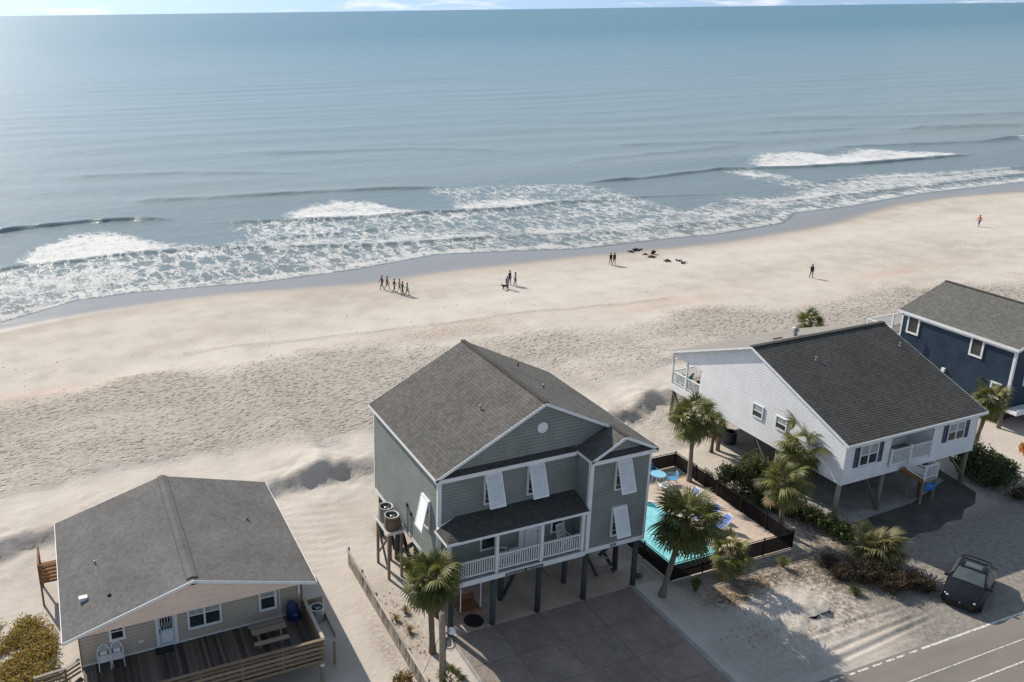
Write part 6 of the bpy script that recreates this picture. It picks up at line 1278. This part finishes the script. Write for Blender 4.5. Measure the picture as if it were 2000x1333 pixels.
def person(px,py,facing,label,top,low,legs='long',H=1.62,stride=.25,arm=.2,hatc=None,long_hair=False,sleeve=True,seed=0,group='walkers on the beach'):
    """feet at the pixel point; facing in degrees (world)"""
    p=at(px,py,-1.1)
    for _ in range(3): p=at(px,py,hz1(p.x,p.y))
    A=thing('person',label,'person',(p.x,p.y,hz1(p.x,p.y)-.01),group,math.radians(facing),world=False)
    k=H/1.75; r_=random.Random(seed); s=stride; a=arm
    V=[(0,0,.95),(0,0,1.12),(.01,0,1.30),(.015,0,1.44),(.02,0,1.54),(.03,0,1.64),(.03,0,1.72), # pelvis..head 0-6
       (.02,.10,.90),(s*.55,.10,.50),(s*.75-.04,.10,.08),(s*.75+.12,.11,.03),   # left leg 7-10
       (-.02,-.10,.90),(-s*.35+.04,-.10,.50),(-s*.9-.05,-.10,.10),(-s*.9+.09,-.11,.03), # right leg 11-14
       (.01,.19,1.40),(-a*.6,.24,1.14),(-a*.6+.10,.24,.90),(-a*.6+.14,.235,.80), # left arm 15-18
       (.01,-.19,1.40),(a*.7,-.24,1.15),(a*.7+.14,-.23,.93),(a*.7+.18,-.225,.83)]
    E_=[(0,1),(1,2),(2,3),(3,4),(4,5),(5,6),(0,7),(7,8),(8,9),(9,10),(0,11),(11,12),(12,13),(13,14),(3,15),(15,16),(16,17),(17,18),(3,19),(19,20),(20,21),(21,22)]
    R=[(.13,.15),(.115,.14),(.12,.16),(.10,.12),.055,.085,.085,.09,.062,.042,.04,.09,.062,.042,.04,.062,.045,.036,.03,.062,.045,.036,.03]
    me=skinned('body',[(x*k,y*k,z*k) for x,y,z in V],E_,[tuple(v*k for v in r) if hasattr(r,'__len__') else r*k for r in R])
    me.materials.clear()
    for m_ in (MAT['skin'],clothes(top),clothes(low),MAT['hair'],MAT['black']): me.materials.append(m_)
    for pl in me.polygons:
        c=pl.center/k; z=c.z; arm_=abs(c.y)>.185 and z>.72
        mi=0
        if z>1.68 or (z>1.60 and c.x<.0): mi=3
        elif arm_: mi=1 if (sleeve or z>1.27) else 0
        elif z>1.47: mi=0
        elif z>.98: mi=1
        elif z>(.55 if legs=='short' else .1): mi=2
        elif z<.07: mi=4
        pl.material_index=mi
    piece('body',me,A,(0,0,0))
    m=MB(); m.lathe((.015*k,0,1.66*k),[(.06*k,-.10*k if not long_hair else -.28*k),(.10*k,0),(.095*k,.07*k),(.04*k,.125*k)],10); m.part('hat' if hatc else 'hair',clothes(hatc) if hatc else MAT['hair'],A)
    if hatc: MB().lathe((.05*k,0,1.71*k),[(.14*k,0),(.13*k,.02)],10).part('brim',clothes(hatc),A)
    return A
# bearing 0 looks along +x (right along the shore)
person(746,566,175,'walker in dark maroon top, leftmost of the group of six at the waterline',(.16,.03,.03),(.05,.05,.06),H=1.7,stride=.3,seed=1)
person(756,566,-20,'walker in red top with wide stride, second from the left of the six',(.30,.06,.05),(.06,.05,.05),H=1.62,stride=.42,sleeve=False,legs='short',seed=2)
person(770,571,-10,'walker in dark grey, third from the left of the six',(.06,.055,.06),(.09,.08,.08),H=1.6,stride=.2,seed=3)
person(780,572,-15,'walker in pale top and grey shorts, fourth from the left of the six',(.35,.30,.28),(.12,.11,.11),H=1.62,stride=.32,legs='short',seed=4)
person(786,577,-15,'walker in dark brown, fifth from the left of the six',(.07,.045,.035),(.05,.04,.035),H=1.62,stride=.2,seed=5)
person(795,578,-20,'walker in bright green top, rightmost of the six',(.05,.35,.16),(.03,.03,.035),H=1.52,stride=.42,sleeve=False,legs='short',long_hair=True,seed=6)
person(990,565,-100,'person in grey top holding the dog, nearest of the three',(.22,.22,.25),(.13,.12,.13),H=1.55,stride=.12,seed=7)
person(995,557,-80,'tall person in dark jacket, middle of the three beside the dog',(.05,.035,.05),(.05,.05,.09),H=1.75,stride=.1,seed=8)
person(1006,558,-60,'person in lavender top, right of the three beside the dog',(.36,.33,.45),(.04,.04,.05),H=1.62,stride=.12,long_hair=True,seed=9)
person(1192,518,-95,'person in black, left of the couple walking together',(.025,.02,.025),(.16,.13,.11),H=1.6,stride=.2,legs='short',seed=10)
person(1199,518,-95,'person in black, right of the couple walking together',(.03,.025,.03),(.14,.11,.09),H=1.62,stride=.2,legs='short',seed=11)
person(1584,543,-105,'lone walker in dark jacket in the middle of the open sand',(.035,.028,.028),(.03,.026,.028),H=1.66,stride=.2,arm=.1,seed=12)
pr=person(1911,443,170,'lone person in pink top at the far right of the beach',(.62,.12,.13),(.06,.09,.17),H=1.7,stride=.15,seed=13)
# the dog
p=at(987,571,-1.0); dz=hz1(p.x,p.y)
DG=thing('dog','small black dog standing beside the group of three','dog',(p.x,p.y,dz),None,math.radians(190),world=False)
V=[(0,0,.42),(.2,0,.44),(.36,0,.46),(.48,0,.56),(.58,0,.62),(.70,0,.58),(-.22,0,.43),(-.34,0,.44),(-.5,0,.56),(.30,.08,.36),(.30,.09,.18),(.32,.09,.02),(.30,-.08,.36),(.28,-.09,.18),(.30,-.09,.02),(-.28,.08,.34),(-.36,.09,.18),(-.32,.09,.02),(-.28,-.08,.34),(-.34,-.09,.18),(-.30,-.09,.02)]
E_=[(0,1),(1,2),(2,3),(3,4),(4,5),(0,6),(6,7),(7,8),(2,9),(9,10),(10,11),(2,12),(12,13),(13,14),(6,15),(15,16),(16,17),(6,18),(18,19),(19,20)]
R=[.12,.13,.13,.085,.09,.045,.11,.08,.025,.06,.035,.03,.06,.035,.03,.07,.035,.03,.07,.035,.03]
me=skinned('body',V,E_,R); me.materials.clear(); me.materials.append(plain('black fur',(.02,.018,.016),.8,.3)); piece('body',me,DG,(0,0,0))
m=MB()
for s in (-1,1): m.poly([(.54,s*.05,.70),(.50,s*.10,.68),(.52,s*.11,.58)])
m.part('ears',MAT['black'],DG)
# driftwood and seaweed lumps at the waterline
lab=['dark driftwood lump farthest left at the waterline','dark driftwood lump beside the leftmost one, pointing up','flat dark driftwood lump in the wet sand','small dark driftwood lump left of the upright stump','upright dark driftwood stump in the middle of the scatter','dark driftwood branch in front of the upright stump','rounded dark driftwood lump in the dry right part of the scatter','pale-edged dark driftwood branch right of the rounded lump','dark driftwood lump farthest right in the scatter']
for k,((px,py),sx,sz) in enumerate((((1232,493),.7,.25),((1240,490),.35,.5),((1249,489),.9,.22),((1262,498),.5,.2),((1275,497),.4,.7),((1273,503),.9,.25),((1303,511),.7,.35),((1324,510),.8,.2),((1334,515),.45,.35))):
    p=at(px,py,-1.1)
    for _ in range(3): p=at(px,py,hz1(p.x,p.y))
    r_=random.Random(70+k); sx*=.62; sz*=.62; A=thing('driftwood',lab[k],'driftwood',(p.x,p.y,hz1(p.x,p.y)),'driftwood at the waterline',r_.uniform(0,6),world=False)
    m=MB(); n=7; m.tube([(-sx+2*sx*i/(n-1),.15*math.sin(i*1.7+k),sz*.5+sz*.4*math.sin(i*.9+k)) for i in range(n)],[.05+sz*.45*abs(math.sin(math.pi*(i+.6)/(n+.2)))*r_.uniform(.7,1.2) for i in range(n)],8); m.part('log',MAT['drift'],A,smooth=True)
    m=MB(); m.tube([(0,0,sz*.4),(.1,.35,sz*.9),(.05,.7,sz*.6)],[.09,.06,.02],6); m.tube([(sx*.4,0,sz*.3),(sx*.6,-.3,sz*1.1)],[.08,.02],6); m.part('branch',MAT['drift'],A)
for o_ in list(bpy.data.objects):
    if o_.type=='EMPTY' and not o_.children: bpy.data.objects.remove(o_)
